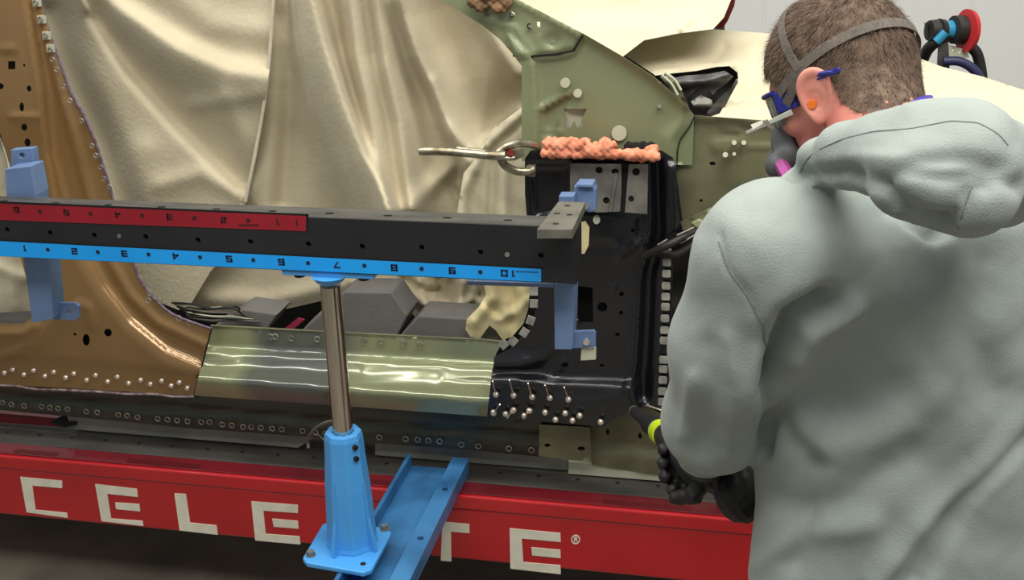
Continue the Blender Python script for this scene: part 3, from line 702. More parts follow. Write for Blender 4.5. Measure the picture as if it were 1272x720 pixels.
part(prism('joint_lip', [(637,68),(655,69.5),(690,66.5),(711,62),(723,43),(725,44),(714,63.5),(691,69),(655,72),(637,70.5)], 2.352, 0.004, 'hole'))
GA = [(863,143),(900,146),(955,150),(1010,158),(1250,230),(1250,262),(1060,225),(1010,206),(985,216),(940,237),(885,257),(840,279),(838,205),(848,172)]
gaf = [('ridge', [(863,145),(955,152),(1010,160)], 5, 0.010), ('plate', [(883,174),(925,170),(925,190),(885,190)], 4, 0.004), ('ridge', [(898,158),(918,161),(922,172)], 2.5, 0.006), ('noise', 30, 0.002), ('ridge', [(930,181),(1000,184)], 2.5, 0.005)]
ap = part(sheet('fender_apron', GA, 2.37, 'olive', None, [circ(852,201,4.5,4,8), circ(885,203,4,2.6,8), circ(871,249,2.2,2,6)], gaf, 5)); ap['label'] = 'olive primed inner wing pressing'
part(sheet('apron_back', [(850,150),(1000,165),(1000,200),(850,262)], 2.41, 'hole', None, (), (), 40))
for px, py, r in ((912,177,3),(924,177,3),(901,192,3.4),(912,191,2.2)):
    part(tube('stud', [P(px,py,2.36), P(px,py,2.35)], r/FPX*2.4, 'plug', None, 10))
part(tube('panel_gap', smooth_path([P(863,144,2.355), P(856,158,2.355), P(846,172,2.355), P(842,186,2.355), P(841,204,2.355)], 5), 0.0014, 'hole', None, 6))
rl_ = part(sheet('wing_rail', [(840,279),(885,257),(940,237),(985,216),(1020,200),(1020,222),(960,252),(905,270),(870,278),(843,288)], 2.345, 'green_rail', None, [circ(881,269,2.4,1.6,6)], [('ridge', [(840,280),(885,258),(940,238),(985,217)], 4, 0.012)], 5))
# black hinge pillar
HP = [(652,197),(659,187),(700,183),(760,184),(822,187),(836,196),(840,210),(842,262),(848,285),(852,292),(836,305),(834,420),(828,506),(795,506),(776,514),(765,519),(751,530),(680,524),(606,518),(609,480),(612,462),(614,443),(632,434),(650,417),(662,396),(668,375),(670,352),(668,300),(656,290),(652,240)]
HPH = [circ(748,381,6.5,6,10), circ(772,365,3,3,8), circ(771.5,388,2.6,2.6,8), circ(767,415,3,2.2,8), circ(701.5,453,4.5,2.8,8), circ(747.5,453.5,3,1.6,8), circ(786,286,2.6,2.4,8), [(718,355),(736,357),(737,400),(718,400)]]
hpf = [('plate', [(560,468),(640,466),(700,474),(792,476),(800,560),(560,560)], 16, 0.034),
       ('ridge', [(612,452),(650,452),(676,442),(694,424)], 6, 0.010), ('ridge', [(650,478),(680,468),(700,450)], 5, 0.006),
       ('ridge', [(806,196),(807,270),(802,310),(793,350),(790,400),(788,450),(778,485)], 4, 0.008),
       ('ridge', [(817,205),(819,290),(806,340),(803,420),(798,490)], 8, -0.022),
       ('plate', [(822,200),(840,205),(843,290),(824,300)], 5, 0.012), ('ridge', [(800,300),(780,310),(768,318)], 4, 0.008),
       ('plate', [(660,205),(704,205),(704,262),(664,270)], 8, -0.014), ('plate', [(714,262),(792,268),(792,305),(770,312),(760,300),(714,300)], 5, 0.004),
       ('plate', [(560,420),(655,440),(655,455),(560,465)], 8, 0.006), ('ridge', [(690,484),(735,488),(770,482)], 8, -0.006)]
hp = part(sheet('hinge_pillar', HP, 2.31, 'ecoat', None, HPH, hpf, 5, 0.0018)); hp['label'] = 'glossy black coated hinge pillar pressing'
part(sheet('dark_hinge_backing', [(660,200),(838,200),(850,290),(832,310),(826,495),(780,505),(690,500),(700,420),(675,350),(660,290)], 2.355, 'hole', None, (), (), 30))  # near-black sheet, its colour gives the hinge pillar holes their shade
part(prism('pale_slot', [(719,277),(727,275),(732,283),(731,305),(726,315),(719,315)], 2.300, 0.004, 'chamois'))
part(prism('hole_plug', circ(741,273,4.4,5.4,16), 2.300, 0.006, 'plug'))
part(prism('reinforcement_plate', [(708,203),(772,204),(772,240),(770,263),(743,264),(708,258)], 2.285, 0.003, 'steel', None, [circ(744,211.5,4.6,4.6,12), circ(764,213,4.8,3.4,10), circ(753,249,4.2,4.2,10)], bevel=0.0008))
part(prism('reinforcement_plate', [(781,204),(805,204),(804,266),(776,264)], 2.287, 0.003, 'steel', None, [circ(790,213.5,4.8,4.8,12), circ(784,247,3.6,4,10)], bevel=0.0008))
part(tube('raised_fold', [P(766,215,2.283), P(758,262,2.283)], 0.004, 'steel', None, 8))
part(prism('inner_backing', [(708,203),(805,204),(804,266),(708,262)], 2.2895, 0.003, 'hole'))
for a, b_ in (((817,304),(829,297)), ((799,319),(817,311)), ((841,292),(862,282)), ((845,302),(866,290))):
    part(tube('scratched_edge', [P(*a, 2.285), P(*b_, 2.285)], 0.0016, 'rivet', None, 6))
ys = [313, 326, 340, 355, 368.5, 381, 395.5, 410, 423, 447, 458.5, 472, 486, 499]
for i, y in enumerate(ys):
    x = 829 - 6.5 * (y - 313) / 186.0; hh = 4.6
    v = [P(x-5.5, y-hh, 2.296), P(x+4.8, y-hh+.6, 2.296), P(x+5, y+hh, 2.296), P(x-5.4, y+hh-.4, 2.296)]
    part(prism('ground_spot', [(x-5.5,y-hh+1.5),(x-4,y-hh),(x+4,y-hh+.4),(x+5,y-hh+1.8),(x+5,y+hh-1),(x+3.6,y+hh),(x-4,y+hh-.3),(x-5.4,y+hh-1.6)], 2.300, 0.003, 'square'))
for x, y, a in ((663,362,0),(663,377,0.03),(659,398,0.35),(651,413,0.55),(637,424,0.7),(625.5,428,0.85)):
    c, s = math.cos(a)*5, math.sin(a)*5
    part(prism('ground_spot', [(x-c-s,y-s+c),(x+c-s,y+s+c),(x+c+s,y+s-c),(x-c+s,y-s-c)], 2.303, 0.003, 'square'))
part(sheet('wheelhouse', [(800,262),(860,278),(905,262),(1000,262),(1260,262),(1260,612),(1086,598),(919,586),(826,520),(800,420)], 2.44, 'darkvoid', None, (), [('noise', 14, 0.012), ('ridge', [(870,300),(855,400),(860,500)], 20, 0.03)], 8))
part(prism('red_trim', [(834,472),(842,470),(842,528),(828,530)], 2.40, 0.01, 'crimson'))
# hoses and a lamp corner behind the hinge pillar
part(tube('hose', smooth_path([P(x,y,Y) for x,y,Y in ((800,318,2.29),(830,304,2.27),(858,290,2.30),(880,284,2.34),(905,282,2.38))], 6), 0.0085, 'rubber', None, 10))
part(tube('hose', smooth_path([P(x,y,Y) for x,y,Y in ((812,312,2.30),(840,316,2.30),(866,300,2.32),(890,296,2.36),(910,300,2.40))], 6), 0.009, 'rubber', None, 10))
part(prism('hose_sleeve', [(858,277),(868,272),(884,281),(886,290),(870,289)], 2.335, 0.03, 'green_rail', bevel=0.003))
part(tube('hose_end', [P(884,284,2.35), P(905,286,2.38)], 0.012, 'navy', None, 14))
# orange foam left on the cut pillar and the tan foam at the top
def blobs(name, pts, m, parent, h=0.0035, k=0.006):
    C = np.array([p[0] for p in pts]); r = np.array([p[1] for p in pts])
    def f(p):
        d = np.full(len(p), 1e3)
        for c, rr in zip(C, r): d = smin(d, np.linalg.norm((p - c) , axis=1) - rr, k)
        return d + 0.0015*np.sin(p[:,0]*400)*np.sin(p[:,2]*420)
    V, F = nets(f, C.min(0) - r.max() - 2*h, C.max(0) + r.max() + 2*h, h); o = np_mesh(name, V, F, m); return o
pts = []
for k in range(150):
    t = random.random(); x = 677 + 138*t; y = 181 + 10*t*0.6 + random.uniform(-8, 10) + (4 if t > 0.75 else 0)
    if 0.62 < t < 0.9 and y < 189: continue
    pts.append((P(x, min(y, 195), random.uniform(2.25, 2.33)), random.uniform(0.006, 0.0115)))
for k in range(26): pts.append((P(676 + 140*k/25, 190 + 6*k/25*0.5 + random.uniform(-2,2), random.uniform(2.25,2.27)), 0.0085))
part(blobs('expanding_foam', pts, 'foam', None))
part(blobs('dark_foam', [(P(778+random.uniform(0,34), 183+random.uniform(-3,4), 2.31), 0.007) for k in range(24)], 'hole', None))  # near-black lumps where the orange foam thins out
part(blobs('foam_lump', [(P(594+random.uniform(-8,38), 4+random.uniform(-16,8), 2.33+random.uniform(0,0.02)), random.uniform(0.007, 0.013)) for k in range(40)], 'tanfoam', None))
# inside the door opening
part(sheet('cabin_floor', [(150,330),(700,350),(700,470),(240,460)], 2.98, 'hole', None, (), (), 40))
for q in ([(300,412),(352,376),(440,360),(486,362),(500,382),(484,420)], ):
    pass
part(prism('headliner', [(120,-60),(900,-60),(900,300),(120,300)], 3.2, 0.01, 'greyblock'))
#__PART4__
# ------------------------------------------------------------------ foam blocks, cables in the door opening
def own(o, label, cat, group=None):
    co = np.array([v.co for v in o.data.vertices]); c = (co.max(0)+co.min(0))/2; c[2] = co[:,2].min()
    o.data.transform(Matrix.Translation(-Vector(c))); o.location = c; tag(o, label, cat, group); return o
own(prism('foam_block', [(372,413),(428,362),(486,363),(506,392),(492,420)], 2.46, 0.10, 'greyblock', dz=0.0, bevel=0.004), 'large grey foam block behind the chrome post', 'foam block')
own(prism('foam_block', [(494,420),(520,392),(622,398),(622,426)], 2.45, 0.10, 'greyblock', bevel=0.004), 'grey foam block under the crumpled canvas, right of the post', 'foam block')
own(prism('foam_block', [(262,408),(300,384),(345,390),(330,412)], 2.47, 0.09, 'greyblock', bevel=0.004), 'small dark grey foam block left of the red slip', 'foam block')
own(prism('paper_slip', [(352,409),(370,395),(378,397),(362,411)], 2.46, 0.004, 'magenta'), 'narrow magenta slip lying inside the door opening', 'slip')
cab = thing('cable_bundle', 'bundle of black and pale cables spilling from the bronze pillar foot', 'cables', tuple(P(255, 390, 2.42)))
for i in range(9):
    y0 = 378 + i*2.2; q = [P(214 + i*3, y0 - 2, 2.43), P(236, y0 + random.uniform(-1,2), 2.41), P(262, y0 + 3 + random.uniform(-2,2), 2.40), P(293 - i, y0 + 2 + random.uniform(-3,3), 2.42), P(300 + i*3, 392+i, 2.46)]
    under(tube('cable', smooth_path(q, 5), random.choice([0.0022, 0.003]), ['rubber', 'plug', 'rubber', 'strap'][i % 4], None, 6), cab)

# ------------------------------------------------------------------ canvas sheets
def cloth(name, label, outline, Y, m, feats, step=6, holes=(), group=None, cat='dust sheet', thick=0.002):
    return own(sheet(name, outline, Y, m, None, holes, feats, step, thick), label, cat, group)
nz = lambda a, s: ('noise', s, a)
cloth('canvas_sheet', 'beige canvas sheet with hemmed edge hanging right of the bronze pillar',
  [(20,-50),(344,-50),(340,0),(334,90),(322,170),(305,250),(298,300),(262,336),(236,379),(222,385),(190,372),(150,320),(110,240),(80,150),(50,60)], 2.56, 'canvas',
  [('fold', [(95,-30),(150,15),(220,62),(285,90),(335,97)], 34, 14, 0.05), ('fold', [(120,20),(165,88),(225,155),(300,228)], 9, 36, -0.045),
   ('fold', [(60,20),(100,110),(135,190),(160,260)], 30, 18, -0.045), ('ridge', [(200,-20),(260,30),(335,40)], 18, 0.012), ('ridge', [(280,120),(300,170),(300,220)], 14, 0.012),
   ('ridge', [(200,230),(250,215),(300,240)], 12, 0.010), ('ridge', [(240,130),(280,125),(320,118)], 10, 0.008), ('ridge', [(180,190),(175,260)], 20, 0.012),
   nz(0.0018, 47)], 5)
o = tube('canvas_hem', smooth_path([P(x, y, 2.535) for x, y in [(343,-40),(339,10),(333,90),(321,170),(305,250)]], 6), 0.0045, 'hem', None, 8)
co = o; under(o, [x for x in S.objects if x.name == 'canvas_sheet'][0])
cloth('canvas_sheet', 'big beige canvas sheet in deep vertical folds filling the door opening',
  [(296,-50),(575,-50),(640,60),(680,90),(690,350),(655,350),(620,352),(603,372),(580,392),(560,400),(541,403),(520,397),(503,381),(486,368),(462,372),(440,368),(410,371),(345,386),(300,391),(258,388),(225,382),(262,320),(296,250)], 2.64, 'canvas',
  [('fold', [(384,-50),(388,0),(404,60),(424,120),(452,195),(482,262)], 42, 11, 0.15), ('fold', [(432,-50),(435,0),(443,70),(458,135),(472,200),(486,275)], 11, 24, 0.11),
   ('fold', [(462,-50),(468,0),(481,83),(497,150),(512,260)], 10, 22, 0.095), ('fold', [(492,-50),(497,0),(519,67),(543,117),(563,165),(590,215)], 10, 28, 0.11),
   ('ridge', [(540,100),(548,150),(585,180)], 8, 0.012), ('ridge', [(570,-20),(605,30),(640,90)], 14, 0.045), ('fold', [(535,20),(560,110),(595,170),(640,130)], 34, 34, -0.055),
   ('ridge', [(330,60),(340,150),(330,260)], 30, 0.045), ('ridge', [(356,-40),(362,100),(350,250)], 14, -0.035), ('fold', [(512,258),(545,222),(575,200),(600,185)], 10, 14, 0.030),
   ('ridge', [(575,190),(560,230),(580,262)], 8, -0.028), ('ridge', [(598,200),(600,260)], 8, 0.02), ('ridge', [(628,190),(626,262)], 7, 0.022), ('ridge', [(614,195),(616,262)], 4, -0.02),
   ('ridge', [(600,175),(620,155),(645,135)], 4, 0.02), ('ridge', [(606,186),(625,168),(645,150)], 4, 0.02), ('ridge', [(602,165),(612,160),(645,142)], 3, -0.012),
   ('ridge', [(260,370),(330,375),(410,356),(450,352)], 12, 0.02), ('ridge', [(440,350),(480,348),(510,362),(535,388),(565,395)], 6, 0.035), ('ridge', [(470,362),(505,372),(525,392)], 4, -0.02),
   ('ridge', [(520,350),(530,375),(560,385),(590,372)], 6, 0.03), ('ridge', [(545,345),(548,370)], 5, -0.03), ('ridge', [(575,350),(570,378)], 6, 0.03), ('ridge', [(500,345),(530,362),(545,360)], 4, -0.025),
   ('ridge', [(590,345),(600,360),(585,380)], 5, -0.03), ('ridge', [(560,350),(555,380)], 4, -0.02), nz(0.0014, 43)], 3.8)
cloth('cloth_strip', 'pale creased cotton cloth hanging just behind the locking clamp',
  [(598,188),(612,160),(650,132),(668,140),(668,320),(566,320),(568,262),(576,215)], 2.50, 'canvas_pale',
  [('ridge', [(604,180),(648,140)], 5, 0.012), ('ridge', [(606,192),(650,152)], 4, -0.012), ('ridge', [(600,185),(575,240),(572,300)], 7, 0.02), ('ridge', [(612,200),(608,300)], 5, -0.016), ('ridge', [(628,190),(626,300)], 7, 0.016), ('ridge', [(590,220),(588,300)], 6, -0.010), nz(0.0025, 13)], 4, cat='cloth')
cloth('leather_cloth', 'cream yellow chamois cloth bunched at the foot of the hinge pillar',
  [(596,330),(662,330),(658,362),(656,384),(650,402),(636,418),(624,422),(616,410),(608,404),(602,412),(596,421),(584,418),(578,408),(580,396),(594,382),(604,366),(600,350)], 2.42, 'chamois',
  [('ridge', [(610,340),(612,370),(590,398)], 8, 0.022), ('ridge', [(624,345),(640,372),(636,400)], 7, -0.018), ('ridge', [(620,395),(640,388),(655,372)], 6, 0.015), ('ridge', [(605,378),(622,392)], 4, -0.010), nz(0.004, 9)], 4, cat='cloth')
cloth('canvas_sheet', 'scrap of cream canvas at the left frame edge behind the blue grey arm',
  [(-60,140),(-4,160),(8,200),(14,240),(20,300),(34,350),(42,386),(34,386),(-60,392)], 2.44, 'canvas_pale', [('ridge', [(0,200),(10,300),(20,380)], 9, 0.012), ('ridge', [(-10,330),(30,345)], 7, 0.012), nz(0.003, 15)], 5)
yb = lambda q: 2.43 + np.clip(150 - q[:,1], -30, 150) * 0.0052
hole_l = [(812,94),(836,91),(865,88),(890,83),(906,82),(916,90),(917,97),(908,116),(894,141),(880,146),(862,146),(846,134),(836,118)]
cloth('canvas_sheet', 'cream canvas sheet draped over the bonnet behind the man',
  [(700,20),(772,66),(812,92),(846,122),(862,143),(880,146),(960,152),(1020,170),(1300,260),(1340,140),(1272,112),(1220,95),(1170,83),(1130,68),(1060,50),(960,42),(880,36),(815,39),(790,30),(740,10)], yb, 'canvas_pale',
  [('ridge', [(800,40),(880,42),(960,52)], 9, 0.03), ('ridge', [(812,90),(870,84),(912,78),(922,90),(914,110),(896,145)], 5, 0.03),
   ('ridge', [(935,60),(925,110),(940,150)], 18, 0.03), ('ridge', [(1120,100),(1180,130),(1240,150),(1290,160)], 10, -0.025), ('ridge', [(1130,80),(1200,100),(1272,125)], 10, 0.02), ('ridge', [(900,60),(890,74)], 6, -0.02), nz(0.003, 50)], 5, holes=[hole_l])
yw = lambda q: 2.66 + np.clip(60 - q[:,1], -30, 150) * 0.005
cloth('canvas_sheet', 'cream canvas sheet over the windscreen at the top of the frame',
  [(560,-60),(930,-60),(908,0),(899,22),(886,36),(840,42),(800,50),(774,70),(725,60),(640,20)], yw, 'canvas_pale',
  [('ridge', [(660,-10),(740,14),(880,20)], 14, 0.02), ('ridge', [(700,-30),(800,0),(900,-5)], 10, -0.02), ('ridge', [(838,40),(855,30),(868,10)], 4, 0.02), ('ridge', [(845,42),(862,30)], 3, -0.02), nz(0.003, 50)], 5)
own(prism('trim_strip', [(884,35),(888,28),(900,18),(905,0),(908,-14),(916,-14),(912,8),(904,26),(898,35)], 3.05, 0.02, 'redlens', bevel=0.002), 'dark red edge strip sticking up behind the canvas', 'trim')

# headlamp remains seen through the gap in the canvas
hl_ = thing('headlamp', 'broken grey headlamp unit showing through a gap in the canvas', 'headlamp', tuple(P(870, 140, 2.5)))
under(sheet('housing', [(800,80),(925,76),(925,150),(880,160),(860,150)], 2.80, 'rubber', None, (), [nz(0.01, 12)], 8), hl_)
under(sheet('bezel', [(832,98),(850,94),(880,92),(900,88),(911,95),(902,104),(890,112),(886,118),(876,108),(866,110),(856,118),(852,128),(842,114)], 2.52, 'headlamp', None, (), [('ridge', [(838,104),(880,100),(905,94)], 5, 0.02), nz(0.005, 7)], 4), hl_)
under(sheet('reflector', [(858,126),(870,118),(884,124),(886,132),(880,136),(864,134)], 2.50, 'platem', None, (), [('ridge', [(862,130),(882,130)], 4, 0.015)], 4), hl_)
under(sheet('bracket', [(820,95),(834,93),(846,110),(852,124),(856,134),(846,130),(838,118),(828,106)], 2.50, 'olive', None, (), [nz(0.008, 5)], 4), hl_)
under(sheet('side_trim', [(893,122),(908,110),(915,97),(917,102),(908,118),(897,140),(884,146),(878,140)], 2.49, 'headlamp', None, (), [nz(0.004, 6)], 4), hl_)
for q in (((826,90),(838,99),(846,112)), ((822,93),(834,104),(842,118))): under(tube('cable', smooth_path([P(x,y,2.47) for x, y in q], 5), 0.003, 'plug', None, 6), hl_)

# locking clamp
lc = thing('locking_clamp', 'worn metal locking C-clamp biting the edge of the hinge pillar', 'clamp', tuple(P(640, 190, 2.28)))
under(tube('handle', smooth_path([P(x,y,2.20) for x,y in ((521,188),(535,187.5),(560,188.5),(590,191),(612,193),(628,193))], 4), [0.0075,0.0082]+[0.0085]*10+[0.009]*8+[0.0085], 'brass', None, 12), lc)
under(tube('lever', smooth_path([P(x,y,2.205) for x,y in ((568,184.5),(590,187),(606,189),(626,196),(640,196))], 4), 0.005, 'brass', None, 10), lc)
under(tube('upper_jaw', smooth_path([P(x,y,Y) for x,y,Y in ((618,190,2.21),(630,181,2.22),(645,178,2.24),(660,179,2.26),(668,182,2.275))], 5), 0.008, 'brass', None, 10), lc)
under(tube('lower_jaw', smooth_path([P(x,y,Y) for x,y,Y in ((622,198,2.21),(628,206,2.22),(640,212,2.23),(655,213,2.24),(662,210,2.25))], 5), 0.0085, 'brass', None, 10), lc)
under(prism('jaw_pad', [(653,207),(664,207),(665,220),(654,219)], 2.245, 0.02, 'brass', bevel=0.002), lc)
under(tube('pivot', [P(634,190,2.20), P(634,190,2.225)], 0.007, 'redlens', None, 12), lc)
under(prism('jaw_plate', [(628,186),(648,184),(652,194),(640,199),(630,197)], 2.225, 0.008, 'brass', bevel=0.001), lc)

# sander behind the bonnet
sd = thing('sander', 'blue and black hand sander with red pad standing behind the bonnet', 'sander', tuple(P(1185, 90, 2.95)))
YS = 2.95
def disc(nm, a, b_, r0, r1, m, n=24): return under(tube(nm, [P(*a, YS), P(*b_, YS + 0.004*(b_[0]-a[0])/5)], [r0, r1], m, None, n), sd)
disc('motor_cap', (1154,38), (1166,38), 0.024, 0.027, 'rubber'); disc('motor_ring', (1166,38), (1172,38), 0.028, 0.026, 'rubber')
disc('body', (1168,38), (1187,37), 0.021, 0.024, 'teal'); disc('pad_backing', (1184,37), (1197,37), 0.033, 0.034, 'rubber')
disc('sanding_pad', (1199,38), (1204,38), 0.050, 0.048, 'padred', 32)
under(prism('throttle_lever', [(1149,28),(1152,31),(1153,44),(1158,47),(1157,49),(1149,46)], YS, 0.01, 'rubber'), sd)
under(tube('handle', smooth_path([P(1180,42,YS), P(1168,48,YS), P(1160,54,YS), P(1152,62,YS+0.02), P(1146,74,YS+0.04)], 5), 0.014, 'rubber', None, 12), sd)
under(tube('handle_sleeve', [P(1175,40,YS-0.02), P(1163,52,YS-0.02)], 0.011, 'teal', None, 12), sd)
under(prism('bracket', [(1166,50),(1178,50),(1180,90),(1164,90)], YS-0.005, 0.012, 'headlamp', bevel=0.001), sd)
under(prism('bracket_plate', [(1178,56),(1202,62),(1204,72),(1179,72)], YS, 0.01, 'plug', None, [circ(1184,63,2,2,6), circ(1192,66,2,2,6)]), sd)
hs = thing('air_hose', 'black and navy hose looped around the sander', 'hose', tuple(P(1200, 90, 2.98)))
under(tube('hose_loop', smooth_path([P(x,y,2.98) for x,y in ((1200,56),(1208,60),(1214,68),(1218,84),(1220,100),(1222,130))], 6), 0.013, 'rubber', None, 12), hs)
under(tube('hose_loop', smooth_path([P(x,y,2.93) for x,y in ((1172,76),(1190,76),(1204,82),(1214,92),(1222,110))], 6), 0.011, 'navy', None, 12), hs)
under(tube('hose_loop', smooth_path([P(x,y,2.98) for x,y in ((1150,66),(1146,76),(1142,100),(1140,130))], 6), 0.010, 'rubber', None, 12), hs)
# trailing wire below the sill, left of the tower
wr = own(tube('loose_wire', smooth_path([P(x,y,Y) for x,y,Y in ((418,522,1.99),(402,526,2.1),(390,534,2.2),(383,546,2.27),(383,556,2.27))], 6), 0.004, 'strap', None, 8), 'frayed grey wire tail hanging beside the top of the blue tower', 'wire')
own(tube('thin_wire', smooth_path([P(x,y,Y) for x,y,Y in ((392,537,2.2),(402,546,2.1),(410,560,2.0),(415,572,1.98))], 6), 0.0012, 'strap', None, 6), 'thin curled wire strand beside the blue tower', 'wire')
#__PART5__
# ------------------------------------------------------------------ the man
def nrm(v): v = np.array(v, float); return v / np.linalg.norm(v)
hf = nrm((-0.72, 0.50, -0.40)); hu = nrm(np.array([0, 0, 1.0]) - hf * hf[2]); hlft = np.cross(hu, hf)
HA = np.array([hf, hlft, hu])                          # head frame: forward, left, up
EAR = P(1012, 119, 1.50); HC = EAR - hlft * 0.078      # head origin between the ears
def hw(f, l, u): return HC + hf * f + hlft * l + hu * u
NB = P(1108, 215, 1.44)                                 # base of the neck
tf = nrm((-0.5, 0.866, 0)); tl = np.array([-tf[1], tf[0], 0.0]) ; up = np.array([0, 0, 1.0])
tl = np.cross(up, tf)
def tw(p, f, l, u): return p + tf * f + tl * l + up * u
def skull(p, g=0.0):
    d = ell(p, hw(0.003, 0, 0.034), HA, (0.094 + g, 0.076 + g, 0.086 + g))
    d = smin(d, ell(p, hw(0.040, 0, 0.000), HA, (0.050 + g, 0.060 + g, 0.070 + g)), 0.02)
    d = smin(d, ell(p, hw(0.034, 0, -0.060), HA, (0.056 + g, 0.050 + g, 0.048 + g)), 0.025)
    d = smin(d, cap(p, hw(-0.025, 0, -0.01), NB, 0.062 + g, 0.066 + g), 0.03)
    return d
ear_f = nrm(hf * 0.86 + hlft * 0.42 + hu * 0.12); ear_u = nrm(hu * 0.98 - hf * 0.16 + hlft * 0.12); ear_u = nrm(ear_u - ear_f * (ear_u @ ear_f)); ear_l = np.cross(ear_u, ear_f)
EA = np.array([ear_f, ear_l, ear_u])
def ear(p, side=1):
    c = hw(-0.004, 0.080 * side, 0.0); A = EA if side == 1 else EA - 2 * np.outer(EA @ hlft, hlft)
    q = (p - c) @ A.T
    # outer pinna
    w = 0.018 + 0.004 * np.clip(q[:, 2] / 0.03, -1, 1)
    d = (np.sqrt((q[:, 0] / w) ** 2 + (q[:, 2] / 0.031) ** 2) - 1) * 0.018
    pin = smax(d, np.abs(q[:, 1] - 0.004) - 0.0035, 0.004)
    rimd = np.sqrt(d ** 2 + (q[:, 1] - 0.007) ** 2) - 0.0036
    pin = smin(pin, rimd, 0.003)
    con = ell(p, c + A[0]*0.001 + A[1]*0.010 - A[2]*0.004, A, (0.009, 0.010, 0.013)); pin = smax(pin, -con, 0.003)
    lob = ell(p, c - A[2]*0.028 + A[0]*0.003 + A[1]*0.003, A, (0.009, 0.0045, 0.010)); pin = smin(pin, lob, 0.004)
    back = ell(p, c + A[1]*(-0.006) - A[2]*0.0, A, (0.013, 0.012, 0.024)); pin = smin(pin, back, 0.004)
    tra = ell(p, c + A[0]*0.013 - A[2]*0.004 + A[1]*0.001, A, (0.005, 0.006, 0.007)); return smin(pin, tra, 0.003)
def head(p):
    d = skull(p)
    d = smin(d, cap(p, hw(0.084, 0, 0.012), hw(0.112, 0, -0.030), 0.009, 0.014), 0.010)      # nose
    d = smin(d, cap(p, hw(0.080, -0.035, 0.022), hw(0.080, 0.035, 0.022), 0.011, 0.011), 0.012)  # brow
    for s in (-1, 1):
        d = smax(d, -ell(p, hw(0.090, 0.031*s, 0.004), HA, (0.014, 0.017, 0.011)), 0.008)    # eye sockets
        d = smin(d, ell(p, hw(0.076, 0.031*s, 0.004), HA, (0.012, 0.013, 0.011)), 0.003)     # eyeballs and lids
        d = smin(d, ell(p, hw(0.058, 0.048*s, -0.022), HA, (0.022, 0.014, 0.018)), 0.012)    # cheekbones
    d = smin(d, cap(p, hw(0.088, -0.02, -0.062), hw(0.088, 0.02, -0.062), 0.008, 0.008), 0.006)  # lips
    d = smax(d, -cap(p, hw(0.100, -0.02, -0.062), hw(0.100, 0.02, -0.062), 0.003, 0.003), 0.003)
    d = smin(d, ell(p, hw(0.078, 0, -0.094), HA, (0.020, 0.020, 0.016)), 0.015)
    d = smin(d, ear(p, 1), 0.003); d = smin(d, ear(p, -1), 0.003)
    return d
# torso as stacked ellipses:  z, centre offset along tf, half width, half depth
HIPZ = 0.86
def torso(p, g=0.0, prof=None):
    z = p[:, 2]
    top = NB[2]
    zs = [0.70, 0.80, 0.90, 1.00, 1.10, 1.20, 1.30, 1.38, top - 0.005, top + 0.05]
    cx = np.interp(z, zs, [-0.075, -0.070, -0.065, -0.060, -0.050, -0.035, -0.020, -0.010, 0.0, 0.0])
    wx = np.interp(z, zs, [0.196, 0.196, 0.192, 0.182, 0.186, 0.192, 0.198, 0.185, 0.12, 0.06]) + g
    wy = np.interp(z, zs, [0.125, 0.125, 0.118, 0.118, 0.124, 0.128, 0.122, 0.105, 0.075, 0.05]) + g
    q0 = (p - NB) @ tl + np.interp(z, [0.8, 1.15, 1.3], [0.012, 0.008, 0.0]); q1 = (p - NB) @ tf - cx
    k = np.sqrt((q0 / wx) ** 2 + (q1 / wy) ** 2)
    d = (k - 1) * np.minimum(wx, wy) * 0.9
    return smax(smax(d, z - (top + 0.03), 0.03), 0.72 - z, 0.02)
SL_ = P(962, 318, 1.26); EL = P(888, 522, 1.34); WL = P(874, 566, 1.60)          # left arm: shoulder, elbow, wrist
TIP = P(786, 509, 2.215); TEND = P(862, 568, 1.62)
HL = TIP + (TEND - TIP)*0.93 + np.array([0.014, 0, -0.012])
SR_ = tw(NB, -0.01, -0.19, -0.085); ERt = tw(NB, 0.14, -0.25, -0.36); WR = P(944, 602, 1.58); HR = P(890, 590, 1.66)
def arms(p, g=0.0, gl=None):
    d = cap(p, SL_, EL, 0.042 + g, 0.036 + g); d = smin(d, cap(p, EL, WL, 0.038 + g, 0.028 + g), 0.02)
    e = cap(p, SR_, ERt, 0.048 + g, 0.038 + g); e = smin(e, cap(p, ERt, WR, 0.038 + g, 0.028 + g), 0.02)
    return d, e
# ---- body, one continuous skin: fine head grid and coarse rest
def hand_parts(W_, C_, axis, side):
    """palm at C_, fingers curl round the tool axis"""
    d = nrm(C_ - W_); a = nrm(axis - d * (axis @ d)); nn = np.cross(d, a); nn = nn * (1 if nn @ side > 0 else -1)
    segs = [(W_, C_ - d*0.01, 0.027, 0.030), (C_ - d*0.02 - a*0.022, C_ + d*0.025 - a*0.024, 0.016, 0.015), (C_ - d*0.02 + a*0.022, C_ + d*0.025 + a*0.024, 0.016, 0.015), (C_, C_ + d*0.03, 0.018, 0.016)]
    for i, (o_, L) in enumerate(((-0.033, 0.82), (-0.011, 0.95), (0.011, 1.0), (0.033, 0.88))):
        p0 = C_ + d*0.03 + a*o_; p1 = p0 + (d*0.030 + nn*0.020)*L; p2 = p1 + (nn*0.026 - d*0.002)*L; p3 = p2 + (nn*0.006 - d*0.020)*L
        segs += [(p0, p1, 0.0105, 0.0098), (p1, p2, 0.0098, 0.0092), (p2, p3, 0.0092, 0.0082)]
    t0 = C_ - d*0.02 + a*0.030; t1 = t0 + a*0.022 + nn*0.022 + d*0.01; t2 = t1 + nn*0.026 + d*0.018 - a*0.004
    segs += [(t0, t1, 0.014, 0.0125), (t1, t2, 0.0122, 0.0100)]
    return segs
tax = nrm(TEND - TIP)
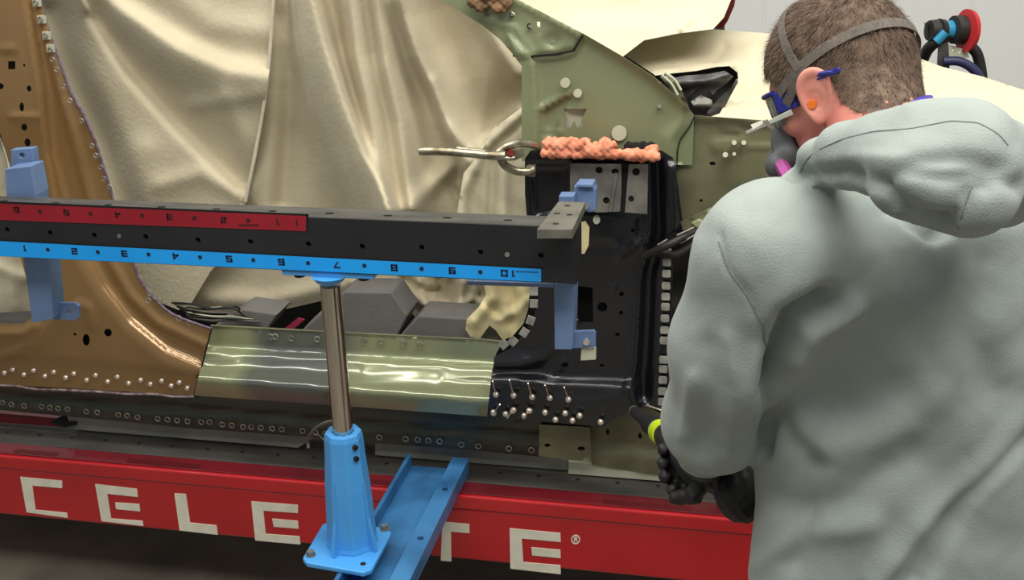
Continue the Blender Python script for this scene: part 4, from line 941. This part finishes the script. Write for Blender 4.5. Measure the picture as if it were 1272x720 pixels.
hl_segs = hand_parts(WL, HL, tax, TIP + (TEND-TIP)*0.86 - HL); hr_segs = hand_parts(WR, HR, tax, np.array([0, 0.3, 1.0]))
def hand(p, segs, g=0.0, k=0.005):
    d = np.full(len(p), 1e3)
    for a, b_, r0, r1 in segs: d = smin(d, cap(p, a, b_, r0 + g, r1 + g), k)
    return d
FZ = 0.0
HJ = [tw(NB, -0.085, 0.09*s, 0) for s in (1, -1)]
for j in HJ: j[2] = 0.84
KN = [tw(HJ[0], 0.03, 0.03, 0), tw(HJ[1], 0.03, -0.03, 0)]; AN = [tw(HJ[0], -0.02, 0.05, 0), tw(HJ[1], -0.02, -0.05, 0)]
for j in KN: j[2] = 0.47
for j in AN: j[2] = 0.09
def legs(p, g=0.0):
    d = np.full(len(p), 1e3)
    for h_, k_, a_ in zip(HJ, KN, AN): d = smin(d, smin(cap(p, h_, k_, 0.085 + g, 0.058 + g), cap(p, k_, a_, 0.058 + g, 0.042 + g), 0.03), 0.02)
    return d
def feet(p, g=0.0):
    d = np.full(len(p), 1e3)
    for a_ in AN: 
        b0 = np.array([a_[0], a_[1], 0.045]) - tf*0.03; b1 = b0 + tf*0.20; b1[2] = 0.04
        d = smin(d, smin(cap(p, b0, b1, 0.045 + g, 0.038 + g), cap(p, a_, b0, 0.045 + g, 0.045 + g), 0.02), 0.01)
    return smax(d, -(p[:, 2] - 0.001), 0.004)
man = thing('person', 'man in grey hooded sweatshirt, half mask respirator and black gloves bending to the car', 'person', (NB[0], NB[1], 0))
zc = NB[2] - 0.03
Vh, Fh = nets(head, HC - 0.17 + np.array([0, 0, 0.0]), HC + 0.17, 0.0022)
Vh = laplace(Vh, Fh, 1, 0.4)
def rest(p):
    a, b_ = arms(p); d = smin(torso(p, -0.022), a, 0.03); d = smin(d, b_, 0.03); d = smin(d, legs(p, -0.008), 0.05)
    d = smin(d, cap(p, NB, NB + (HC-NB)*0.3, 0.062, 0.06), 0.03)
    d = smin(d, hand(p, hl_segs, -0.003), 0.008); d = smin(d, hand(p, hr_segs, -0.003), 0.008)
    return smin(d, feet(p, -0.008), 0.02)
bl = np.array([-0.35, 0.95, 0.0]); bh = np.array([0.62, 1.95, 1.60])
Vr, Fr = nets(rest, bl, bh, 0.010); Vr = laplace(Vr, Fr, 1, 0.4)
Vb = np.concatenate([Vh, Vr]); Fb = np.concatenate([Fh, Fr + len(Vh)])
body = np_mesh('body', Vb, Fb, 'skin'); under(body, man)

# ---- hair: cropped cap plus short strands
def loc(p): return (p - HC) @ HA.T
def to_skull(px, py, off=0.0):                     # walk along the line of sight to the head surface
    r = nrm(P(px, py, 1.3) - CAM); t = 1.0
    bd, bt = 9, 1.0
    for _ in range(80):
        d = skull((CAM + r*t)[None], off)[0]
        if d < bd: bd, bt = d, t
        if d < 0.0004: break
        if t > 2.2: t = bt; break
        t += max(d * 0.8, 0.0004)
    return CAM + r*t
HAIRPX = [(930,110),(944,112),(950,100),(960,98),(975,112),(990,118),(1000,105),(1004,92),(1016,86),(1030,95),(1040,112),(1046,128),(1062,140),(1085,142),(1110,138),(1145,148),(1300,120),(1300,-400),(900,-400),(925,60)]
N0 = vnorm(Vh, Fh); L0 = loc(Vh)
vis = ((CAM - Vh) * N0).sum(1) > -0.0
pxy = proj(Vh)
crit = (L0[:, 2] > np.interp(L0[:, 0], [-0.12, -0.06, 0.0, 0.05, 0.075, 0.12], [-0.062, -0.058, -0.01, 0.0, 0.072, 0.085]))
mask = np.where(vis & (L0[:, 1] > -0.02), inpoly(pxy, HAIRPX), crit) & (np.abs(skull(Vh)) < 0.006) & (L0[:, 2] > -0.085)
# keep it off the ears
mask &= ear(Vh, 1) > 0.002; mask &= ear(Vh, -1) > 0.004
full = mask.copy(); mask &= (L0[:, 2] > -0.045) | ~vis
fm = mask[Fh].all(1); used = np.unique(Fh[fm]); remap = -np.ones(len(Vh), int); remap[used] = np.arange(len(used))
lum = 0.0002 + 0.0066 * np.clip((L0[used, 2] + 0.045) / 0.10, 0, 1)
bump_ = 0.0010 * np.sin(L0[used, 0]*260 + 6*np.sin(L0[used, 1]*50)) * np.sin(L0[used, 1]*300 + L0[used, 2]*60)
Vc = Vh[used] + N0[used] * (lum + bump_)[:, None]
hair = np_mesh('hair', Vc, remap[Fh[fm]], 'hairm'); under(hair, man)
crown = hw(-0.06, 0, 0.12)
fu = np.flatnonzero(full); wt = np.clip((L0[fu, 2] + 0.075) / 0.07, 0.12, 1.0); ids = rng.choice(fu, 16000, p=wt / wt.sum()); base = Vh[ids] + rng.normal(0, 0.0008, (16000, 3)); nn = N0[ids]
dr = base - crown; dr -= nn * (dr * nn).sum(1)[:, None]; dr /= np.linalg.norm(dr, axis=1)[:, None] + 1e-9
dr = dr + rng.normal(0, 0.25, dr.shape); dr /= np.linalg.norm(dr, axis=1)[:, None]
ln = (0.007 + 0.010 * np.clip((L0[ids, 2] - 0.01) / 0.07, 0, 1))[:, None] * rng.uniform(0.6, 1.2, (16000, 1))
lf = (0.0012 + 0.0062 * np.clip((L0[ids, 2] + 0.03) / 0.09, 0, 1))[:, None]; p0 = base + nn * 0.0005; p1 = base + nn * lf + dr * ln * 0.5; p2 = base + nn * (lf + 0.0006) + dr * ln
sd_ = np.cross(dr, nn) * 0.00045
V = np.stack([p0 - sd_, p0 + sd_, p1 - sd_*.8, p1 + sd_*.8, p2], 1).reshape(-1, 3)
i5 = np.arange(16000)[:, None] * 5
F = np.concatenate([i5 + np.array([0, 1, 3]), i5 + np.array([0, 3, 2]), i5 + np.array([2, 3, 4])])
st = np_mesh('hair_strands', V, F, 'hairm'); under(st, man); st['kind'] = 'stuff'

# ---- respirator, glasses, ear plug
def ribbon(name, pts, w, m, thick=0.002, off=0.008, twist=0):
    pts = [np.array(p) for p in smooth_path(pts, 8)]; V, F = [], []
    for i, p in enumerate(pts):
        e = 0.002; g = np.array([skull((p + np.eye(3)[k]*e)[None])[0] - skull((p - np.eye(3)[k]*e)[None])[0] for k in range(3)]); nr = nrm(g)
        d = skull(p[None])[0]; p = p + nr * (off - d)
        t = nrm(pts[min(i+1, len(pts)-1)] - pts[max(i-1, 0)]); s = nrm(np.cross(t, nr))
        V += [p - s*w/2, p + s*w/2, p + s*w/2 + nr*thick, p - s*w/2 + nr*thick]
    for i in range(len(pts)-1):
        for a in range(4): F.append((i*4+a, i*4+(a+1) % 4, i*4+4+(a+1) % 4, i*4+4+a))
    F += [(3,2,1,0), tuple((len(pts)-1)*4 + k for k in range(4))]
    o = mesh(name, V, F, m, autos=50); under(o, man); return o
TS = to_skull
def loop(a, b_, c_, start, end, n=26):        # section of the skull by the plane through three points
    nr = nrm(np.cross(b_ - a, c_ - a)); o0 = hw(0, 0, 0.03); o0 = o0 - nr * ((o0 - a) @ nr)
    e1 = nrm(hlft - nr * (hlft @ nr)); e2 = np.cross(nr, e1)
    if e2 @ hf < 0: e2 = -e2
    out = []
    for k in range(n + 1):
        th = math.radians(start + (end - start) * k / n); d = e1 * math.cos(th) + e2 * math.sin(th); t = 0.16
        for _ in range(60):
            q_ = skull((o0 + d*t)[None])[0]
            if q_ < 0.0004: break
            t -= max(q_*0.7, 0.0003)
        out.append(o0 + d*t)
    return out
ribbon('head_strap', loop(TS(1100,33), TS(1050,48), TS(1000,82), 170, 398, 34) , 0.0125, 'strap', 0.002, 0.0085)
ribbon('cheek_strap', [TS(1000,84), TS(992,105), TS(982,128), TS(976,146)], 0.0125, 'strap', 0.002, 0.0085)
cs = loop(TS(996,82), TS(980,50), hw(0.035,0,0.12), 0, 360, 60); cs = [p for p in cs if ((p - HC) @ hu) > 0.03]
k0 = int(np.argmax([np.linalg.norm(cs[i] - cs[i-1]) for i in range(len(cs))])); cs = cs[k0:] + cs[:k0]
ribbon('crown_strap', cs, 0.011, 'strap', 0.002, 0.009)
ribbon('neck_strap', [TS(1085,148), TS(1100,147), TS(1118,146), hw(-0.085,-0.01,-0.05)], 0.010, 'purplep', 0.004, 0.004)
v, f = tube_vf([EAR + ear_l*0.001 + ear_f*0.004 - ear_u*0.008, EAR + ear_l*0.013 + ear_f*0.004 - ear_u*0.008], [0.0065, 0.0055], 14)
o = mesh('ear_plug', v, f, 'orange', autos=50); under(o, man)
gl = thing_glasses = mesh('safety_glasses', *tube_vf(smooth_path([EAR + ear_l*0.006 - hf*0.044 + hu*0.018, EAR + ear_l*0.009 - hf*0.02 + hu*0.024, EAR + hf*0.012 + hu*0.024 + hlft*0.003, EAR + hf*0.035 + hu*0.014], 6), [0.0022]+[0.0032]*17+[0.004], 8), 'gblue', autos=50)
under(gl, man)
def hbox(name, f0, f1, l0, l1, u0, u1, m, parent=None, b_=0.002):
    q = [hw(f0,l0,u0), hw(f1,l0,u0), hw(f1,l1,u0), hw(f0,l1,u0), hw(f0,l0,u1), hw(f1,l0,u1), hw(f1,l1,u1), hw(f0,l1,u1)]
    o = hexa(name, q, m, None, b_); under(o, man)
    if parent is not None: o.parent = parent
    return o
hbox('temple_block', 0.030, 0.062, 0.068, 0.077, -0.006, 0.022, 'gblue', gl)
hbox('temple_tip', -0.05, -0.012, 0.083, 0.087, 0.016, 0.023, 'gblue', gl)
# wrap lens
V, F = [], []
for i in range(17):
    a = math.radians(-80 + 160*i/16); ff = 0.052 + 0.056*math.cos(a); ll = 0.072*math.sin(a)
    for th in (0, 0.0018): V += [hw(ff + th, ll*(1+th*8), 0.022), hw(ff + th*1.0 - 0.004, ll*(1+th*8), -0.022)]
for i in range(16):
    a = i*4; F += [(a, a+4, a+5, a+1), (a+2, a+3, a+7, a+6), (a, a+2, a+6, a+4), (a+1, a+5, a+7, a+3)]
F += [(0,1,3,2), (64,66,67,65)]
o = mesh('lens', V, F, 'lens', autos=60); under(o, man); o.parent = gl
v, f = tube_vf([hw(0.052 + 0.058*math.cos(math.radians(a)), 0.074*math.sin(math.radians(a)), 0.022) for a in range(-80, 81, 10)], 0.0032, 8)
o = mesh('brow_bar', v, f, 'gblue', autos=50); under(o, man); o.parent = gl
def face(p):
    d = ell(p, hw(0.092, 0, -0.052), HA, (0.040, 0.046, 0.052)); d = smin(d, cap(p, hw(0.11, 0, -0.06), hw(0.135, 0, -0.065), 0.022, 0.02), 0.01)
    for s in (-1, 1): d = smin(d, cap(p, hw(0.09, 0.02*s, -0.06), hw(0.10, 0.056*s, -0.07), 0.018, 0.018), 0.01)
    return smax(d, -skull(p, 0.001), 0.002)
V, F = nets(face, HC + hf*0.09 - hu*0.05 - 0.10, HC + hf*0.09 - hu*0.05 + 0.10, 0.003)
mask_ = np_mesh('respirator', V, F, 'greyrub'); under(mask_, man)
for s in (1, -1):
    dv = nrm(hlft*s*0.55 + hf*0.8 + hu*(-0.25)); c = hw(0.070, 0.062*s, -0.100)
    V, F = tube_vf([c, c + dv*0.004, c + dv*0.014, c + dv*0.018], [0.034, 0.040, 0.040, 0.034], 28)
    o = mesh('filter_disc', V, F, 'magfilter', autos=40); under(o, man); o.parent = mask_
for a, b_ in (((984,139),(927,165)), ((950,150),(960,160)), ((934,158),(948,151))):
    pa, pb_ = P(*a, 1.47), P(*b_, 1.52 if b_[0] < 940 else 1.50)
    s = nrm(np.cross(pb_ - pa, CAM - pa)) * 0.0035; e = nrm(pa - CAM) * 0.002
    o = hexa('strap_clip', [pa - s, pb_ - s*.6, pb_ + s*.6, pa + s, pa - s + e, pb_ - s*.6 + e, pb_ + s*.6 + e, pa + s + e], 'white', None, 0.0008); under(o, man); o.parent = mask_

# ---- hooded sweatshirt
def pxr(r): return r
HOOD = [(P(1002,222,1.33), 0.020), (P(1022,202,1.28), 0.026), (P(1055,193,1.23), 0.034), (P(1100,192,1.19), 0.042), (P(1150,190,1.17), 0.050), (P(1195,192,1.16), 0.052), (P(1232,205,1.20), 0.046), (P(1240,225,1.26), 0.05)]
def hoodf(p):
    d = np.full(len(p), 1e3)
    for (a, ra), (b_, rb) in zip(HOOD[:-1], HOOD[1:]): d = smin(d, cap(p, a, b_, ra, rb), 0.012)
    d = smin(d, cap(p, P(1130,222,1.125), P(1205,238,1.13), 0.040, 0.045), 0.03)
    return d
def sleeve_l(p):
    d = cap(p, SL_, P(915, 430, 1.28), 0.082, 0.074); d = smin(d, cap(p, P(915, 430, 1.28), EL, 0.074, 0.062), 0.03)
    return smin(d, cap(p, EL, WL, 0.061, 0.040), 0.03)
def sleeve_r(p):
    return smin(cap(p, SR_, ERt, 0.085, 0.062), cap(p, ERt, WR, 0.060, 0.040), 0.03)
def sweat(p):
    d = torso(p, 0.012)
    d = smin(d, cap(p, tw(NB, -0.045, 0.04, -0.10), SL_, 0.100, 0.078), 0.09)
    d = smin(d, cap(p, tw(NB, -0.02, -0.05, -0.06), SR_, 0.085, 0.08), 0.05)
    d = smin(d, sleeve_l(p), np.where(p[:, 2] > 1.24, 0.03, 0.006 + 0.024*np.clip((p[:, 2]-1.16)/0.08, 0, 1))); d = smin(d, sleeve_r(p), 0.022)
    d = smax(d, 0.876 - p[:, 2], 0.015)
    # the wrists end at the cuffs
    d = np.minimum(d, 1e3)
    h = hoodf(p); d = smin(d, h, 0.010)
    d = smax(d, -smin(skull(p, 0.010), cap(p, NB - up*0.02, hw(0.02,0,-0.10), 0.07, 0.075), 0.02), 0.008)
    return d
CL = nrm(WL - EL); CR = nrm(WR - ERt)
def sweat2(p):
    d = sweat(p)
    for w, c in ((WL, CL), (WR, CR)):
        near = np.linalg.norm(p - w, axis=1) < 0.12
        d = np.where(near, np.maximum(d, (p - w) @ c - 0.0), d)
    return d
Vs, Fs = nets(sweat2, (-0.25, 0.93, 0.80), (0.62, 1.78, 1.56), 0.0058)
Vs = laplace(Vs, Fs, 3, 0.5)
Ns = vnorm(Vs, Fs); q = proj(Vs); fac = np.clip(((CAM - Vs) * Ns).sum(1) / np.linalg.norm(CAM - Vs, axis=1) * 2.5, 0, 1)
wf = [('ridge', [(1030,375),(985,400),(970,440),(962,480)], 15, -0.036), ('ridge', [(963,470),(957,510),(950,560)], 8, -0.02), ('ridge', [(1060,380),(1010,410),(990,450)], 14, 0.014),
      ('ridge', [(968,505),(985,545),(1015,575)], 14, -0.012), ('ridge', [(985,520),(1010,556),(1100,540),(1180,470),(1220,400)], 28, 0.010),
      ('ridge', [(1000,490),(1060,508),(1120,480)], 22, -0.006), ('fold', [(1140,720),(1200,620),(1260,560),(1300,530)], 12, 30, -0.020),
      ('ridge', [(1090,720),(1150,650),(1220,590),(1300,500)], 18, 0.016), ('ridge', [(960,620),(1000,640),(1060,620),(1130,560)], 20, -0.008),
      ('ridge', [(940,700),(1000,660),(1080,650)], 16, 0.008), ('ridge', [(1010,580),(1000,640),(985,700)], 14, -0.010), ('ridge', [(1230,330),(1200,420),(1240,480)], 26, -0.008),
      ('fold', [(985,219),(1050,214),(1090,232),(1130,275),(1165,290)], 7, 14, -0.012), ('fold', [(1165,292),(1190,270),(1205,238),(1245,225),(1268,232)], 10, 14, -0.009),
      ('ridge', [(1105,262),(1090,225),(1120,212),(1175,222),(1235,212)], 9, -0.005), ('ridge', [(1010,206),(1070,195),(1130,196)], 7, 0.004),
      ('ridge', [(1192,284),(1200,250),(1212,222)], 4, 0.006), ('ridge', [(1130,200),(1190,196),(1250,206)], 9, -0.006),
      ('ridge', [(895,290),(900,330),(930,370),(948,410),(952,460)], 3, -0.0035), ('ridge', [(905,560),(930,500),(945,440)], 12, 0.008), ('ridge', [(880,430),(885,480),(870,560)], 14, -0.006),
      ('ridge', [(860,470),(850,540)], 9, 0.005), ('ridge', [(905,420),(915,480),(905,540)], 9, 0.005), ('noise', 26, 0.0022, 1.0), ('noise', 60, 0.003, 2.0), ('noise', 9, 0.0004, 2.0)]
Vs = Vs + Ns * (relief(q, wf) * fac)[:, None]
Vs = laplace(Vs, Fs, 1, 0.4)
hood = np_mesh('hooded_sweatshirt', Vs, Fs, 'hoodie'); under(hood, man)
# seams follow the surface
def onsurf(fn, px, py):
    r = nrm(P(px, py, 1.2) - CAM); t = 0.9
    for _ in range(120):
        d = fn((CAM + r*t)[None])[0]
        if d < 0.0005: break
        t += max(d*0.7, 0.0005)
    return CAM + r*t
from mathutils.bvhtree import BVHTree
bvh = BVHTree.FromPolygons([Vector(a) for a in Vs], [tuple(int(i) for i in a) for a in Fs])
def hit(px, py):
    r = nrm(P(px, py, 1.2) - CAM); h_ = bvh.ray_cast(Vector(CAM), Vector(r)); return None if h_[0] is None else np.array(h_[0])
def seam(name, line, r0=0.0012, m='hoodseam'):
    pts = [hit(*a) for a in dens(line, 6, False).tolist() + [list(line[-1])]]; pts = [p for p in pts if p is not None]
    keep = [pts[0]]
    for p in pts[1:]:
        if np.linalg.norm(p - keep[-1]) < 0.03: keep.append(p)
    keep = [keep[0]] + [(keep[i-1] + keep[i]*2 + keep[i+1])/4 for i in range(1, len(keep)-1)] + [keep[-1]]
    o = tube(name, keep, r0, m, None, 6); under(o, man); o.parent = hood; o.location = (0, 0, 0); return o
seam('sleeve_seam', [(893,300),(905,335),(925,362),(945,398)], 0.0014)
seam('side_seam', [(948,400),(951,440),(955,468)], 0.0014)
seam('hood_edge', [(993,214),(1003,196),(1020,184),(1048,172),(1085,163),(1130,160),(1180,150),(1215,152),(1240,166),(1252,180)], 0.0009)
seam('hood_seam', [(1190,284),(1197,258),(1207,232)], 0.0009)
# gloves with fingers
for segs, w, c_, sdn in ((hl_segs, WL, CL, 'left'), (hr_segs, WR, CR, 'right')):
    lo = np.min([s[0] for s in segs] + [s[1] for s in segs] + [w - c_*0.1], axis=0) - 0.065; hi = np.max([s[0] for s in segs] + [s[1] for s in segs] + [w - c_*0.1], axis=0) + 0.065
    def gf(p, segs=segs, w=w, c_=c_, sdn=sdn):
        d = hand(p, segs, 0.0015, 0.004); cuff = cap(p, w - c_*0.035, w + c_*0.02, 0.043, 0.036) if sdn == 'left' else cap(p, w - c_*0.10, w + c_*0.03, 0.058, 0.042)
        return smin(d, cuff, 0.008) + 0.0012*np.sin(p[:, 0]*300)*np.sin(p[:, 2]*280)
    V, F = nets(gf, lo, hi, 0.0032); o = np_mesh('glove', V, F, 'glove'); under(o, man)
# trousers and boots
V, F = nets(lambda p: smax(smin(legs(p, 0.012), smax(torso(p, 0.0), p[:, 2] - 0.90, 0.01), 0.04), 0.06 - p[:, 2], 0.01), (-0.12, 0.95, 0.03), (0.62, 1.72, 0.94), 0.011)
o = np_mesh('trousers', laplace(V, F, 2), F, 'trousers'); under(o, man)
V, F = nets(lambda p: feet(p, 0.004), (-0.3, 0.95, -0.01), (0.62, 1.75, 0.18), 0.009)
o = np_mesh('boots', V, F, 'rubber'); under(o, man)

# ------------------------------------------------------------------ air tool in his hands
tool = thing('rivet_tool', 'black air powered rivet tool with yellow green collar held in both gloves', 'power tool', tuple(TEND))
LT = np.linalg.norm(TEND - TIP)
def ta(s): return TIP + tax * LT * s
def tp(nm, pts, r, m, n=20): return under(tube(nm, pts, r, m, None, n), tool)
tp('nose_piece', [ta(0), ta(0.02), ta(0.03), ta(0.07)], [0.007, 0.010, 0.012, 0.012], 'steel')
tp('nose_housing', [ta(0.06), ta(0.30), ta(0.36), ta(0.50)], [0.012, 0.014, 0.020, 0.020], 'rubber')
tp('blue_ring', [ta(0.50), ta(0.53)], [0.020, 0.020], 'teal'); tp('collar', [ta(0.53), ta(0.60)], [0.023, 0.023], 'neon')
tp('barrel', [ta(0.60), ta(0.64), ta(0.80), ta(0.90)], [0.020, 0.024, 0.024, 0.024], 'rubber')
tp('rear_cap', [ta(0.90), ta(0.98), ta(1.0)], [0.027, 0.027, 0.02], 'rubber')
g0 = ta(0.88); tp('hand_grip', [g0, g0 + np.array([0.05, 0.02, 0.05]), g0 + np.array([0.08, 0.03, 0.09])], [0.022, 0.020, 0.026], 'rubber')
g1 = g0 + np.array([0.08, 0.03, 0.09]); tp('air_cylinder', [g1, g1 + np.array([0.04, 0.01, 0.03])], [0.040, 0.040], 'rubber', 28)
tp('hose_fitting', [g1 + np.array([0.04, 0.01, 0.03]), g1 + np.array([0.06, 0.015, 0.045])], [0.010, 0.008], 'steel')
pin = own(tube('blind_rivet', [P(803,502,2.2), P(806,504,2.2), P(822,509.5,2.2)], [0.0055, 0.002, 0.0018], 'rivet', None, 10), 'loose blind rivet sticking out above the tool nose', 'rivet')
